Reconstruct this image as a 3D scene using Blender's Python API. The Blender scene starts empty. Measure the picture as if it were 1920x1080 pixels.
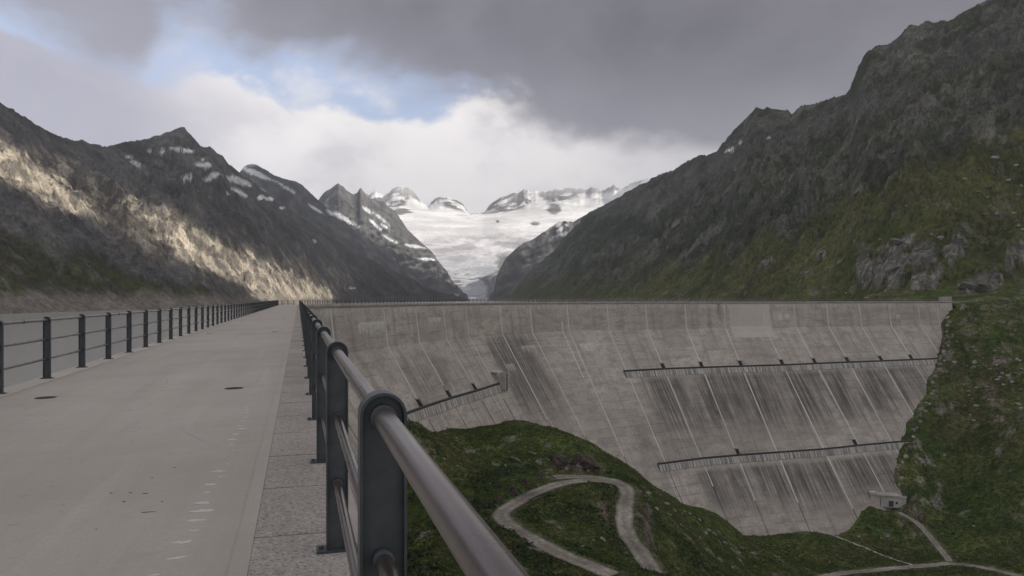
import bpy, math, random
import numpy as np
from mathutils import Vector, Matrix
from mathutils.bvhtree import BVHTree

R = math.radians
random.seed(7)
rng = np.random.default_rng(7)
scene = bpy.context.scene
COL = scene.collection

# ------------------------------------------------------------------ camera
FPX, CX, HY, ZC = 1400.0, 960.0, 560.0, 1.325     # focal length in photo pixels, horizon row, eye height
cam_d = bpy.data.cameras.new('camera')
cam_d.sensor_width = 36.0
cam_d.lens = FPX / 1920 * 36
cam_d.shift_y = 20 / 1920
cam_d.clip_start = 0.05
cam_d.clip_end = 60000
cam = bpy.data.objects.new('camera', cam_d)
COL.objects.link(cam)
cam.location = (0, 0, ZC)
cam.rotation_euler = (R(90), 0, 0)
scene.camera = cam

# ------------------------------------------------------------------ sun, exposure
SUN_EL, SUN_AZ = R(36), R(98)                     # azimuth from +Y (the view) clockwise
SDIR = Vector((math.cos(SUN_EL) * math.sin(SUN_AZ), math.cos(SUN_EL) * math.cos(SUN_AZ), math.sin(SUN_EL)))
sun_d = bpy.data.lights.new('sun', 'SUN')
sun_d.energy = 5.0
sun_d.angle = R(0.25)
sun_d.color = (1.0, 0.93, 0.82)
sun = bpy.data.objects.new('sun', sun_d)
COL.objects.link(sun)
sun.location = SDIR * 200
sun.rotation_euler = SDIR.to_track_quat('Z', 'Y').to_euler()
scene.view_settings.view_transform = 'Standard'
scene.view_settings.look = 'None'
scene.view_settings.exposure = 0.12
scene.view_settings.gamma = 1.0
scene.view_settings.use_curve_mapping = False
scene.cycles.max_bounces = 6
scene.cycles.volume_bounces = 0
scene.cycles.transparent_max_bounces = 8
scene.cycles.use_denoising = True
scene.cycles.denoising_prefilter = 'ACCURATE'
scene.cycles.denoising_input_passes = 'RGB_ALBEDO_NORMAL'


# ------------------------------------------------------------------ node helper
class NT:
    def __init__(self, tree):
        self.t = tree
        tree.nodes.clear()

    def n(self, kind, **kw):
        nd = self.t.nodes.new('ShaderNode' + kind)
        for k, v in kw.items():
            setattr(nd, k, v)
        return nd

    def link(self, a, b):
        self.t.links.new(a, b)

    def put(self, sock, v):
        if isinstance(v, bpy.types.NodeSocket):
            self.link(v, sock)
        elif v is not None:
            if isinstance(v, (tuple, list)) and len(v) == 3 and sock.type == 'RGBA':
                v = (*v, 1)
            sock.default_value = v

    def math(self, op, a, b=None, c=None, clamp=False):
        nd = self.n('Math', operation=op, use_clamp=clamp)
        for i, v in enumerate((a, b, c)):
            self.put(nd.inputs[i], v)
        return nd.outputs[0]

    def mix(self, f, a, b, blend='MIX'):
        nd = self.n('Mix', data_type='RGBA', blend_type=blend, clamp_factor=True)
        self.put(nd.inputs[0], f)
        self.put(nd.inputs[6], a)
        self.put(nd.inputs[7], b)
        return nd.outputs[2]

    def noise(self, vec, scale, detail=4, rough=0.55, dist=0.0):
        nd = self.n('TexNoise')
        if vec is not None:
            self.link(vec, nd.inputs['Vector'])
        nd.inputs['Scale'].default_value = scale
        nd.inputs['Detail'].default_value = detail
        nd.inputs['Roughness'].default_value = rough
        nd.inputs['Distortion'].default_value = dist
        return nd.outputs[0]

    def mapping(self, vec, scale=(1, 1, 1), loc=(0, 0, 0)):
        nd = self.n('Mapping')
        self.link(vec, nd.inputs[0])
        nd.inputs['Scale'].default_value = scale
        nd.inputs['Location'].default_value = loc
        return nd.outputs[0]

    def smooth(self, v, lo, hi, a=0.0, b=1.0):
        nd = self.n('MapRange', interpolation_type='SMOOTHSTEP', clamp=True)
        self.put(nd.inputs[0], v)
        for i, x in ((1, lo), (2, hi), (3, a), (4, b)):
            self.put(nd.inputs[i], x)
        return nd.outputs[0]

    def curve(self, v, pts, lo, hi, vlo, vhi):
        """piecewise curve: v in lo..hi -> value in vlo..vhi"""
        u = self.n('MapRange', clamp=True)
        self.put(u.inputs[0], v)
        u.inputs[1].default_value = lo
        u.inputs[2].default_value = hi
        nd = self.n('FloatCurve')
        self.link(u.outputs[0], nd.inputs['Value'])
        c = nd.mapping.curves[0]
        ps = [((x - lo) / (hi - lo), (y - vlo) / (vhi - vlo)) for x, y in pts]
        while len(c.points) < len(ps):
            c.points.new(0.5, 0.5)
        for p, (x, y) in zip(c.points, ps):
            p.location = (min(max(x, 0), 1), min(max(y, 0), 1))
            p.handle_type = 'AUTO_CLAMPED'
        nd.mapping.update()
        return self.math('MULTIPLY_ADD', nd.outputs[0], vhi - vlo, vlo)


# ------------------------------------------------------------------ world: daylight sky with broken cloud
world = bpy.data.worlds.new('World')
scene.world = world
world.use_nodes = True
w = NT(world.node_tree)
sky = w.n('TexSky', sky_type='NISHITA', sun_disc=False)
sky.sun_elevation = SUN_EL
sky.sun_rotation = SUN_AZ
sky.altitude = 2300
tc = w.n('TexCoord')
dirv = tc.outputs['Generated']
sep = w.n('SeparateXYZ')
w.link(dirv, sep.inputs[0])
az0 = w.math('ARCTAN2', sep.outputs[0], sep.outputs[1])
el0 = w.math('ARCSINE', sep.outputs[2])
D2 = 180 / math.pi
# billowing edges: shift the lookup with fractal noise of the direction
stretch = w.mapping(dirv, (1, 1, 1.7))
n1 = w.noise(stretch, 5.0, 7, 0.56, 0.3)
n2 = w.noise(w.mapping(dirv, (1, 1, 1.5), (3.1, 1.7, 9.2)), 5.5, 8, 0.58)
n3 = w.noise(w.mapping(dirv, (1, 1, 2.6), (7.7, 2.2, 1.1)), 2.2, 5, 0.5)
nfine = w.noise(w.mapping(dirv, (1, 1, 1.6), (0.4, 5.5, 2.0)), 13.0, 6, 0.6)
azd = w.math('MULTIPLY_ADD', w.math('SUBTRACT', n2, 0.5), 9.0, w.math('MULTIPLY', az0, D2))
eld = w.math('MULTIPLY_ADD', w.math('SUBTRACT', n1, 0.5), 9.0, w.math('MULTIPLY', el0, D2))
eld = w.math('MULTIPLY_ADD', w.math('SUBTRACT', nfine, 0.5), 3.4, eld)
az_c = w.math('MULTIPLY', az0, D2)


def ang(px, py):
    a = math.atan((px - CX) / FPX)
    return math.degrees(a), math.degrees(math.atan((HY - py) / FPX * math.cos(a)))


dark_edge = [(-60, 27), (-45, 24)] + [ang(*p) for p in ((60, 20), (230, 75), (360, 20), (440, 52), (520, 95), (640, 112), (740, 146), (860, 168), (930, 182),
             (1000, 205), (1120, 240), (1240, 262), (1400, 275), (1650, 270))] + [(45, 9), (60, 11)]
white_edge = [(-60, 11), (-45, 12)] + [ang(*p) for p in ((0, 60), (150, 80), (260, 110), (350, 150), (420, 140), (520, 176), (600, 222), (700, 228),
              (800, 212), (880, 178), (960, 160), (1200, 140))] + [(45, 18), (60, 16)]
t_dark = w.curve(azd, dark_edge, -60, 60, -5, 35)
t_white = w.curve(azd, white_edge, -60, 60, -5, 35)
m_dark = w.smooth(w.math('SUBTRACT', eld, t_dark), -2.4, 1.3)
m_white = w.smooth(w.math('SUBTRACT', t_white, eld), -0.5, 0.9)
# away from the view the cloud goes on as a broken deck
m_back = w.smooth(w.math('ABSOLUTE', az_c), 45, 75)
deck_all = w.smooth(n3, 0.30, 0.48)
cov_white = w.mix(m_back, m_white, deck_all)
cov_dark = w.mix(m_back, m_dark, w.smooth(n3, 0.50, 0.66))
# colour of the low bright cloud: lavender on the left, white in the middle, pinkish to the right
lav = w.smooth(az_c, *[ang(p, 0)[0] for p in (190, 520)])
low = w.mix(lav, (0.44, 0.43, 0.55), (1.25, 1.18, 1.18))
shade = w.math('MULTIPLY', w.smooth(n2, 0.40, 0.62), w.smooth(nfine, 0.30, 0.60, 0.5, 1.0))
low = w.mix(w.math('MULTIPLY', shade, 0.48), low, (0.55, 0.53, 0.62))
low = w.mix(w.math('MULTIPLY', w.smooth(w.math('SUBTRACT', t_white, eld), 3.2, 0.0, 0, 0.5), w.smooth(az_c, ang(250, 0)[0], ang(420, 0)[0], 0.12, 1.0)), low, (1.25, 1.21, 1.18))
low = w.mix(w.smooth(az_c, ang(940, 0)[0], ang(1300, 0)[0], 0, 0.5), low, (0.68, 0.64, 0.67))
# grey underside of the high cloud
under = w.mix(w.smooth(n1, 0.36, 0.64), (0.126, 0.121, 0.146), (0.212, 0.204, 0.242))
under = w.mix(w.math('MULTIPLY', w.smooth(w.math('SUBTRACT', eld, t_dark), 7.0, -1.5), 0.42), under, (0.44, 0.43, 0.52))
under = w.mix(w.smooth(az_c, 12, 30, 0, 0.45), under, (0.30, 0.285, 0.31))
under = w.mix(w.smooth(az_c, -14, -30, 0, 0.55), under, (0.40, 0.40, 0.50))
# overhead and behind: the same broken deck, thinner and paler
overhead = w.mix(w.smooth(n3, 0.35, 0.65), (0.82, 0.785, 0.76), (0.45, 0.43, 0.42))
far_f = w.math('MAXIMUM', m_back, w.smooth(w.math('MULTIPLY', el0, D2), 25, 48))
under = w.mix(far_f, under, overhead)
low = w.mix(m_back, low, overhead)
bluec = w.mix(1.0, sky.outputs[0], (0.13, 0.13, 0.13), 'MULTIPLY')
bluec = w.mix(0.7, bluec, (0.66, 0.79, 1.1))
col = w.mix(cov_white, bluec, low)
wisp = w.math('MULTIPLY', w.smooth(nfine, 0.44, 0.72), 0.55)
col = w.mix(wisp, col, low)
col = w.mix(cov_dark, col, under)
bg = w.n('Background')
w.link(col, bg.inputs[0])
bg.inputs[1].default_value = 1.0
wo = w.n('OutputWorld')
w.link(bg.outputs[0], wo.inputs[0])


# ------------------------------------------------------------------ numpy noise
_perm = np.random.default_rng(3).permutation(512).astype(np.int64)
_g = np.random.default_rng(4).normal(size=(512, 2))
_g /= np.linalg.norm(_g, axis=1)[:, None]


def perlin(x, y, seed=0):
    x = np.asarray(x, float) + seed * 17.31
    y = np.asarray(y, float) - seed * 9.17
    xi, yi = np.floor(x).astype(np.int64), np.floor(y).astype(np.int64)
    fx, fy = x - xi, y - yi
    u, v = fx * fx * fx * (fx * (fx * 6 - 15) + 10), fy * fy * fy * (fy * (fy * 6 - 15) + 10)

    def gr(ix, iy, dx, dy):
        g = _g[_perm[(_perm[ix & 511] + iy) & 511]]
        return g[..., 0] * dx + g[..., 1] * dy
    a = gr(xi, yi, fx, fy)
    b = gr(xi + 1, yi, fx - 1, fy)
    c = gr(xi, yi + 1, fx, fy - 1)
    d = gr(xi + 1, yi + 1, fx - 1, fy - 1)
    return ((a * (1 - u) + b * u) * (1 - v) + (c * (1 - u) + d * u) * v) * 1.5


def fbm(x, y, oct=5, gain=0.5, seed=0):
    s, a, f = 0, 1.0, 1.0
    for k in range(oct):
        s = s + a * perlin(np.asarray(x) * f, np.asarray(y) * f, seed + k)
        a *= gain
        f *= 2.03
    return s


def ridged(x, y, oct=5, gain=0.55, seed=0):
    s, a, f, tot = 0, 1.0, 1.0, 0
    for k in range(oct):
        s = s + a * (1 - np.abs(perlin(np.asarray(x) * f, np.asarray(y) * f, seed + k)) * 1.6)
        tot += a
        a *= gain
        f *= 2.07
    return s / tot


def sstep(lo, hi, v):
    t = np.clip((np.asarray(v, float) - lo) / (hi - lo), 0, 1)
    return t * t * (3 - 2 * t)


def lerp3(a, b, t):
    return np.asarray(a) * (1 - t[..., None]) + np.asarray(b) * t[..., None]


# ------------------------------------------------------------------ mesh helpers
def tag(o, label=None, cat=None, group=None, kind=None):
    if label:
        o['label'] = label
    if cat:
        o['category'] = cat
    if group:
        o['group'] = group
    if kind:
        o['kind'] = kind
    return o


def empty(name, loc=(0, 0, 0)):
    o = bpy.data.objects.new(name, None)
    COL.objects.link(o)
    o.location = loc
    o.empty_display_size = 0.2
    return o


def mesh_obj(name, verts, faces, mat, parent=None, smooth=False, uv=None, colr=None):
    me = bpy.data.meshes.new(name)
    me.from_pydata([tuple(v) for v in verts], [], [tuple(f) for f in faces])
    if uv is not None:
        lay = me.uv_layers.new(name='UVMap')
        li = np.zeros(len(me.loops), dtype=np.int64)
        me.loops.foreach_get('vertex_index', li)
        lay.data.foreach_set('uv', np.asarray(uv, np.float32)[li].ravel())
    if colr is not None:
        at = me.color_attributes.new('Col', 'FLOAT_COLOR', 'POINT')
        at.data.foreach_set('color', np.column_stack([colr, np.ones(len(colr))]).astype(np.float32).ravel())
    if smooth:
        me.polygons.foreach_set('use_smooth', np.ones(len(me.polygons), bool))
    me.materials.append(mat)
    me.update()
    o = bpy.data.objects.new(name, me)
    COL.objects.link(o)
    if parent is not None:
        o.parent = parent
    return o


def grid_obj(name, X, Y, Z, mat, colr=None, keep=None, kind='structure', smooth=True):
    nr, nc = X.shape
    v = np.column_stack([X.ravel(), Y.ravel(), Z.ravel()]).astype(np.float32)
    idx = np.arange(nr * nc).reshape(nr, nc)
    f = np.stack([idx[:-1, :-1], idx[:-1, 1:], idx[1:, 1:], idx[1:, :-1]], -1).reshape(-1, 4)
    if keep is not None:
        k = keep.ravel()
        f = f[k[f].all(1)]
    me = bpy.data.meshes.new(name)
    me.vertices.add(len(v))
    me.vertices.foreach_set('co', v.ravel())
    me.loops.add(len(f) * 4)
    me.loops.foreach_set('vertex_index', f.ravel().astype(np.int32))
    me.polygons.add(len(f))
    me.polygons.foreach_set('loop_start', np.arange(0, len(f) * 4, 4, dtype=np.int32))
    me.polygons.foreach_set('use_smooth', np.full(len(f), smooth))
    if colr is not None:
        at = me.color_attributes.new('Col', 'FLOAT_COLOR', 'POINT')
        c = np.concatenate([colr.reshape(-1, 3), np.ones((nr * nc, 1))], 1).astype(np.float32)
        at.data.foreach_set('color', c.ravel())
    me.materials.append(mat)
    me.update(calc_edges=True)
    me.validate()
    o = bpy.data.objects.new(name, me)
    COL.objects.link(o)
    if kind:
        o['kind'] = kind
    return o, BVHTree.FromPolygons(v.tolist(), f.tolist())


class MB:
    """collects primitives for one mesh"""
    def __init__(self):
        self.v, self.f = [], []

    def add(self, v, f):
        b = len(self.v)
        self.v += [tuple(p) for p in v]
        self.f += [tuple(i + b for i in q) for q in f]

    def hexa(self, c):            # 8 corners: bottom 4 ccw, top 4 ccw
        self.add(c, [(3, 2, 1, 0), (4, 5, 6, 7), (0, 1, 5, 4), (1, 2, 6, 5), (2, 3, 7, 6), (3, 0, 4, 7)])

    def box(self, c, s, m=None):
        x, y, z = s[0] / 2, s[1] / 2, s[2] / 2
        p = [Vector((a * x, b * y, d * z)) for d in (-1, 1) for a, b in ((-1, -1), (1, -1), (1, 1), (-1, 1))]
        if m is not None:
            p = [m @ q for q in p]
        self.hexa([Vector(c) + q for q in p])

    def tube(self, pts, r, n=10, cap=True):
        pts = [Vector(p) for p in pts]
        rings = []
        for i, p in enumerate(pts):
            t = (pts[min(i + 1, len(pts) - 1)] - pts[max(i - 1, 0)]).normalized()
            a = t.cross(Vector((0, 0, 1)))
            if a.length < 1e-4:
                a = Vector((1, 0, 0))
            a.normalize()
            b = a.cross(t).normalized()
            rings.append([p + (a * math.cos(2 * math.pi * k / n) + b * math.sin(2 * math.pi * k / n)) * r for k in range(n)])
        v = [q for rg in rings for q in rg]
        f = [(i * n + k, i * n + (k + 1) % n, (i + 1) * n + (k + 1) % n, (i + 1) * n + k) for i in range(len(pts) - 1) for k in range(n)]
        if cap:
            f += [tuple(range(n))[::-1], tuple(range((len(pts) - 1) * n, len(pts) * n))]
        self.add(v, f)

    def build(self, name, mat, parent=None, smooth=False):
        return mesh_obj(name, self.v, self.f, mat, parent, smooth)


def W(px, py, d):
    return np.array([(px - CX) / FPX * d, d, ZC + (HY - py) / FPX * d])


def PX(x, y, z):
    return CX + FPX * x / y, HY - FPX * (z - ZC) / y


# ------------------------------------------------------------------ materials
def new_mat(name):
    m = bpy.data.materials.new(name)
    m.use_nodes = True
    return m, NT(m.node_tree)


def finish(t, colr, rough=0.9, bump=None, strength=0.4, dist=0.02, metal=0.0, spec=0.3):
    p = t.n('BsdfPrincipled')
    t.put(p.inputs['Base Color'], colr)
    t.put(p.inputs['Roughness'], rough)
    t.put(p.inputs['Metallic'], metal)
    p.inputs['Specular IOR Level'].default_value = spec
    if bump is not None:
        b = t.n('Bump')
        b.inputs['Strength'].default_value = strength
        b.inputs['Distance'].default_value = dist
        t.link(bump, b.inputs['Height'])
        t.link(b.outputs[0], p.inputs['Normal'])
    o = t.n('OutputMaterial')
    t.link(p.outputs[0], o.inputs[0])
    return p


def mat_ground(name, scale_fine, dist, contrast=0.5, strength=0.7, rough=0.95, fine_c=None):
    """albedo from the mesh, broken up by world-space noise"""
    m, t = new_mat(name)
    at = t.n('VertexColor', layer_name='Col')
    g = t.n('NewGeometry').outputs['Position']
    a = t.noise(g, scale_fine, 6, 0.65)
    b = t.noise(g, scale_fine * 0.13, 4, 0.55)
    vo = t.noise(t.mapping(g, (1, 1, 0.45)), scale_fine * 4.2, 5, 0.7)
    f = t.math('MULTIPLY', t.smooth(a, 0.25, 0.75, 1 - contrast, 1 + contrast), t.smooth(b, 0.3, 0.7, 0.78, 1.22))
    fc = contrast if fine_c is None else fine_c
    f = t.math('MULTIPLY', f, t.smooth(vo, 0.34, 0.62, 1 - fc * 0.9, 1 + fc * 0.75))
    bh = t.math('MULTIPLY_ADD', vo, 0.45, a)
    c = t.n('Mix', data_type='RGBA', blend_type='MULTIPLY')
    c.inputs[0].default_value = 1
    t.link(at.outputs[0], c.inputs[6])
    t.link(f, c.inputs[7])
    finish(t, c.outputs[2], rough, bh, strength, dist, spec=0.1)
    return m


M_hill = mat_ground('alpine_grass_and_rock', 0.55, 0.9, 0.62, 0.8)
M_mtn = mat_ground('mountain_rock', 0.085, 6.0, 0.34, 0.8, fine_c=0.5)
M_mtl = mat_ground('smooth_scree_slope', 0.08, 5.0, 0.24, 0.7, fine_c=0.38)
M_road = mat_ground('worn_service_road', 0.8, 0.06, 0.3, 0.5)
M_far = mat_ground('far_rock_and_snow', 0.02, 9.0, 0.14, 0.6)


def concrete(name, base, dark, pale, scale=1.0, speck=0.0, bumpd=0.004, strength=0.5):
    m, t = new_mat(name)
    g = t.n('NewGeometry').outputs['Position']
    big = t.noise(g, 0.35 * scale, 5, 0.6)
    mid = t.noise(g, 3.0 * scale, 5, 0.6)
    fine = t.noise(g, 45 * scale, 3, 0.6)
    c = t.mix(t.smooth(big, 0.32, 0.68), dark, base)
    c = t.mix(t.smooth(mid, 0.5, 0.8, 0, 0.5), c, pale)
    c = t.mix(t.smooth(mid, 0.46, 0.26, 0, 0.45), c, dark)
    if speck:
        v = t.n('TexVoronoi', feature='F1')
        t.link(g, v.inputs['Vector'])
        v.inputs['Scale'].default_value = 70 * scale
        sc = t.n('SeparateColor')
        t.link(v.outputs['Color'], sc.inputs[0])
        c = t.mix(t.smooth(sc.outputs[0], 0.55, 0.95, 0, speck), c, (0.10, 0.095, 0.09))
        c = t.mix(t.smooth(sc.outputs[1], 0.7, 1.0, 0, speck * 0.6), c, (0.6, 0.58, 0.55))
    c = t.mix(t.smooth(fine, 0.3, 0.7, 0.0, 0.22), c, dark)
    finish(t, c, 0.88, fine, strength, bumpd, spec=0.25)
    return m


M_drip = concrete('worn_lime_drip', (0.57, 0.54, 0.51), (0.45, 0.42, 0.39), (0.63, 0.60, 0.58), 9.0)


def mat_deck():
    m, t = new_mat('crest_road_concrete')
    g = t.n('NewGeometry').outputs['Position']
    rot = t.n('Mapping')
    t.link(g, rot.inputs[0])
    rot.inputs['Rotation'].default_value = (0, 0, -0.2783)      # lengthwise = local y
    al = t.mapping(rot.outputs[0], (1.3, 0.07, 1))
    big = t.noise(g, 0.28, 5, 0.6)
    mid = t.noise(g, 2.2, 6, 0.65)
    fine = t.noise(g, 40, 4, 0.65)
    lanes = t.noise(al, 1.6, 5, 0.6)
    spots = t.noise(g, 7.0, 3, 0.5)
    c = t.mix(t.smooth(big, 0.32, 0.68), (0.345, 0.311, 0.281), (0.418, 0.382, 0.349))
    c = t.mix(t.smooth(lanes, 0.50, 0.72, 0, 0.55), c, (0.33, 0.293, 0.262))
    c = t.mix(t.smooth(lanes, 0.46, 0.28, 0, 0.4), c, (0.50, 0.457, 0.418))
    c = t.mix(t.smooth(mid, 0.55, 0.78, 0, 0.55), c, (0.31, 0.277, 0.25))
    c = t.mix(t.smooth(spots, 0.66, 0.76, 0, 0.5), c, (0.24, 0.215, 0.195))
    c = t.mix(t.smooth(fine, 0.42, 0.68, 0, 0.35), c, (0.30, 0.268, 0.24))
    v = t.n('TexVoronoi', feature='DISTANCE_TO_EDGE')
    t.link(t.mapping(rot.outputs[0], (0.30, 0.17, 1)), v.inputs['Vector'])
    v.inputs['Scale'].default_value = 1.0
    crack = t.math('MULTIPLY', t.smooth(v.outputs['Distance'], 0.0035, 0.0), t.smooth(t.noise(g, 0.5, 3), 0.52, 0.62))
    c = t.mix(t.math('MULTIPLY', crack, 0.5), c, (0.2, 0.18, 0.165))
    finish(t, c, 0.85, fine, 0.55, 0.004, spec=0.25)
    return m


M_deck = mat_deck()
M_edge = concrete('washed_aggregate_concrete', (0.39, 0.355, 0.322), (0.27, 0.243, 0.22), (0.47, 0.432, 0.40), 1.0, speck=0.6, bumpd=0.006, strength=0.9)
M_seam = concrete('mortar_seam', (0.46, 0.418, 0.378), (0.39, 0.352, 0.32), (0.50, 0.46, 0.425), 2.0)
M_lip = concrete('crest_cornice_concrete', (0.40, 0.37, 0.345), (0.28, 0.26, 0.245), (0.5, 0.47, 0.45), 0.8)
M_hut = concrete('hut_concrete', (0.50, 0.48, 0.45), (0.36, 0.34, 0.32), (0.6, 0.58, 0.55), 0.6)
M_lime = concrete('lime_deposit', (0.60, 0.58, 0.55), (0.48, 0.46, 0.43), (0.66, 0.64, 0.62), 4.0)
M_gravel = concrete('service_road_asphalt', (0.215, 0.193, 0.172), (0.125, 0.112, 0.098), (0.29, 0.266, 0.24), 0.45, bumpd=0.03)
M_dirt = concrete('gravel_track', (0.20, 0.18, 0.15), (0.10, 0.092, 0.07), (0.28, 0.255, 0.22), 0.5, bumpd=0.03)
M_rock = concrete('boulder_granite', (0.225, 0.21, 0.19), (0.085, 0.085, 0.062), (0.31, 0.295, 0.27), 0.3, bumpd=0.12, strength=1.0)
M_rockp = concrete('pale_granite', (0.38, 0.365, 0.34), (0.20, 0.19, 0.175), (0.5, 0.48, 0.45), 0.6, bumpd=0.08, strength=1.0)


def plain(name, c, rough=0.6, metal=0.0, var=0.25, scale=8.0, spec=0.4):
    m, t = new_mat(name)
    g = t.n('NewGeometry').outputs['Position']
    a = t.noise(g, scale, 5, 0.6)
    d = tuple(x * (1 - var) for x in c)
    l = tuple(min(x * (1 + var), 1) for x in c)
    finish(t, t.mix(t.smooth(a, 0.3, 0.7), d, l), rough, a, 0.15, 0.003, metal, spec)
    return m


M_post = plain('slate_blue_post_paint', (0.046, 0.054, 0.062), 0.45, 0.0, 0.2, 14)
M_dark = plain('dark_opening', (0.02, 0.019, 0.018), 0.9)
M_pipe = plain('dark_drain_pipe', (0.05, 0.046, 0.042), 0.8)
M_wood = plain('grey_door_paint', (0.055, 0.06, 0.065), 0.6)


def mat_rail(name, a, b, rust):
    m, t = new_mat(name)
    g = t.n('NewGeometry').outputs['Position']
    n = t.noise(g, 3, 4, 0.5)
    k = t.noise(g, 60, 4, 0.6)
    rt = t.n('Mapping')
    t.link(g, rt.inputs[0])
    rt.inputs['Rotation'].default_value = (0, 0, -0.2783)
    s = t.noise(t.mapping(rt.outputs[0], (22, 0.5, 22)), 1.0, 3, 0.5)
    c = t.mix(t.smooth(n, 0.35, 0.65), a, b)
    c = t.mix(t.smooth(s, 0.45, 0.75, 0, rust), c, (0.075, 0.045, 0.034))
    finish(t, c, t.smooth(n, 0.3, 0.7, 0.26, 0.34), None, metal=0.8, spec=0.5)
    return m


M_rail = mat_rail('weathered_handrail_steel', (0.175, 0.145, 0.132), (0.205, 0.174, 0.161), 0.3)
M_rail2 = mat_rail('browned_rail_steel', (0.14, 0.112, 0.098), (0.185, 0.152, 0.135), 0.6)


def mat_dam():
    """u = metres along the crest, v = metres below the crest"""
    m, t = new_mat('stained_dam_concrete')
    uv = t.n('UVMap', uv_map='UVMap').outputs[0]
    sp = t.n('SeparateXYZ')
    t.link(uv, sp.inputs[0])
    u, h = sp.outputs[0], sp.outputs[1]
    big = t.noise(uv, 0.03, 5, 0.6)
    mid = t.noise(t.mapping(uv, (1, 2.2, 1)), 0.16, 6, 0.65)
    grain = t.noise(uv, 1.3, 5, 0.7)
    streak = t.noise(t.mapping(uv, (0.85, 0.035, 1)), 1.0, 6, 0.72)
    streak2 = t.noise(t.mapping(uv, (0.32, 0.018, 1), (40, 3, 0)), 1.0, 5, 0.65)
    thin = t.noise(t.mapping(uv, (2.2, 0.12, 1), (11, 0, 0)), 1.0, 5, 0.7)
    c = t.mix(t.smooth(big, 0.3, 0.7), (0.405, 0.362, 0.322), (0.535, 0.483, 0.432))
    c = t.mix(t.smooth(mid, 0.42, 0.72, 0, 0.75), c, (0.24, 0.215, 0.19))
    c = t.mix(t.smooth(mid, 0.46, 0.25, 0, 0.5), c, (0.48, 0.44, 0.40))
    c = t.mix(t.smooth(streak2, 0.5, 0.70, 0, 0.6), c, (0.19, 0.172, 0.155))
    # casting lifts, 3 m each: slightly different tone and a fine line at each joint
    lift = t.math('FLOOR', t.math('DIVIDE', h, 3.0))
    blk = t.math('FLOOR', t.math('DIVIDE', u, 10.0))
    cmb = t.n('CombineXYZ')
    t.link(lift, cmb.inputs[0])
    t.link(blk, cmb.inputs[1])
    wn = t.n('TexWhiteNoise', noise_dimensions='2D')
    t.link(cmb.outputs[0], wn.inputs['Vector'])
    c = t.mix(t.math('MULTIPLY', wn.outputs[0], 0.36), c, (0.25, 0.232, 0.215))
    fr = t.math('FRACT', t.math('DIVIDE', h, 3.0))
    line = t.math('MULTIPLY', t.smooth(fr, 0.12, 0.0), t.smooth(t.noise(uv, 0.09, 3), 0.42, 0.66))
    c = t.mix(t.math('MULTIPLY', line, 0.85), c, (0.17, 0.155, 0.145))
    # dark seepage below the walkways and at the bend
    right = t.smooth(u, 182, 197)
    rend = t.smooth(u, 362, 335)
    d1 = t.math('MULTIPLY', t.math('MULTIPLY', t.smooth(h, 29.5, 33), t.smooth(h, 62, 43)), t.math('MULTIPLY', right, rend))
    d2 = t.math('MULTIPLY', t.math('MULTIPLY', t.smooth(h, 64, 66.5), t.smooth(h, 86, 72)), t.math('MULTIPLY', t.smooth(u, 190, 206), t.smooth(u, 318, 296)))
    d3 = t.math('MULTIPLY', t.math('MULTIPLY', t.smooth(h, 10, 15), t.smooth(h, 50, 30)), t.math('MULTIPLY', t.smooth(u, 108, 113), t.smooth(u, 150, 132)))
    d4 = t.math('MULTIPLY', t.math('MULTIPLY', t.smooth(h, 12, 19), t.smooth(h, 29, 24)), t.math('MULTIPLY', t.smooth(u, 40, 48), t.smooth(u, 78, 66)))
    d5 = t.math('MULTIPLY', t.math('MULTIPLY', t.smooth(h, 40, 50), t.smooth(h, 66, 60)), t.math('MULTIPLY', t.smooth(u, 168, 178), t.smooth(u, 250, 220)))
    dk = t.math('MAXIMUM', t.math('MAXIMUM', d1, d2), t.math('MAXIMUM', t.math('MULTIPLY', d3, 0.95), t.math('MAXIMUM', t.math('MULTIPLY', d4, 0.6), t.math('MULTIPLY', d5, 0.45))))
    dk = t.math('MULTIPLY', dk, t.smooth(t.noise(t.mapping(uv, (1, 0.5, 1), (7, 9, 0)), 0.07, 4, 0.6), 0.32, 0.55, 0.35, 1.0))
    amt = t.math('MULTIPLY', dk, t.smooth(streak, 0.34, 0.60, 0.16, 1.0))
    c = t.mix(t.math('MULTIPLY', amt, 0.93), c, (0.060, 0.057, 0.053))
    # pale runs through the stained zones
    c = t.mix(t.math('MULTIPLY', t.math('MULTIPLY', dk, t.smooth(thin, 0.56, 0.70)), 0.6), c, (0.46, 0.435, 0.405))
    # lime fringe below the crest
    fringe_len = t.smooth(thin, 0.35, 0.72, 1.2, 6.0)
    fr2 = t.smooth(t.math('SUBTRACT', fringe_len, h), 0.0, 1.6)
    c = t.mix(t.math('MULTIPLY', fr2, 0.48), c, (0.57, 0.55, 0.53))
    # lime blooms and rust runs with hard tops and ragged lower ends
    for x0, y0, x1, y1, colr, k in STAINS:
        f0, h0, _ = face_at_pixel(x0, y0)
        f1, _, _ = face_at_pixel(x1, y0)
        h1 = face_at_pixel((x0 + x1) / 2, y1)[1]
        ua, ub = [ust[cpos(f)[0]] + (f - cpos(f)[0]) * seg_len[cpos(f)[0]] for f in (f0, f1)]
        mu = t.math('MULTIPLY', t.smooth(u, ua - 0.3, ua + 0.3), t.smooth(u, ub + 0.3, ub - 0.3))
        hb = t.smooth(thin, 0.30, 0.66, h0 + 0.15 * (h1 - h0), h0 + 1.5 * (h1 - h0))
        mh = t.math('MULTIPLY', t.smooth(h, h0 - 0.15, h0 + 0.25), t.smooth(t.math('SUBTRACT', hb, h), -0.3, (h1 - h0) * 0.7))
        c = t.mix(t.math('MULTIPLY', t.math('MULTIPLY', mu, mh), k), c, colr)
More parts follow.
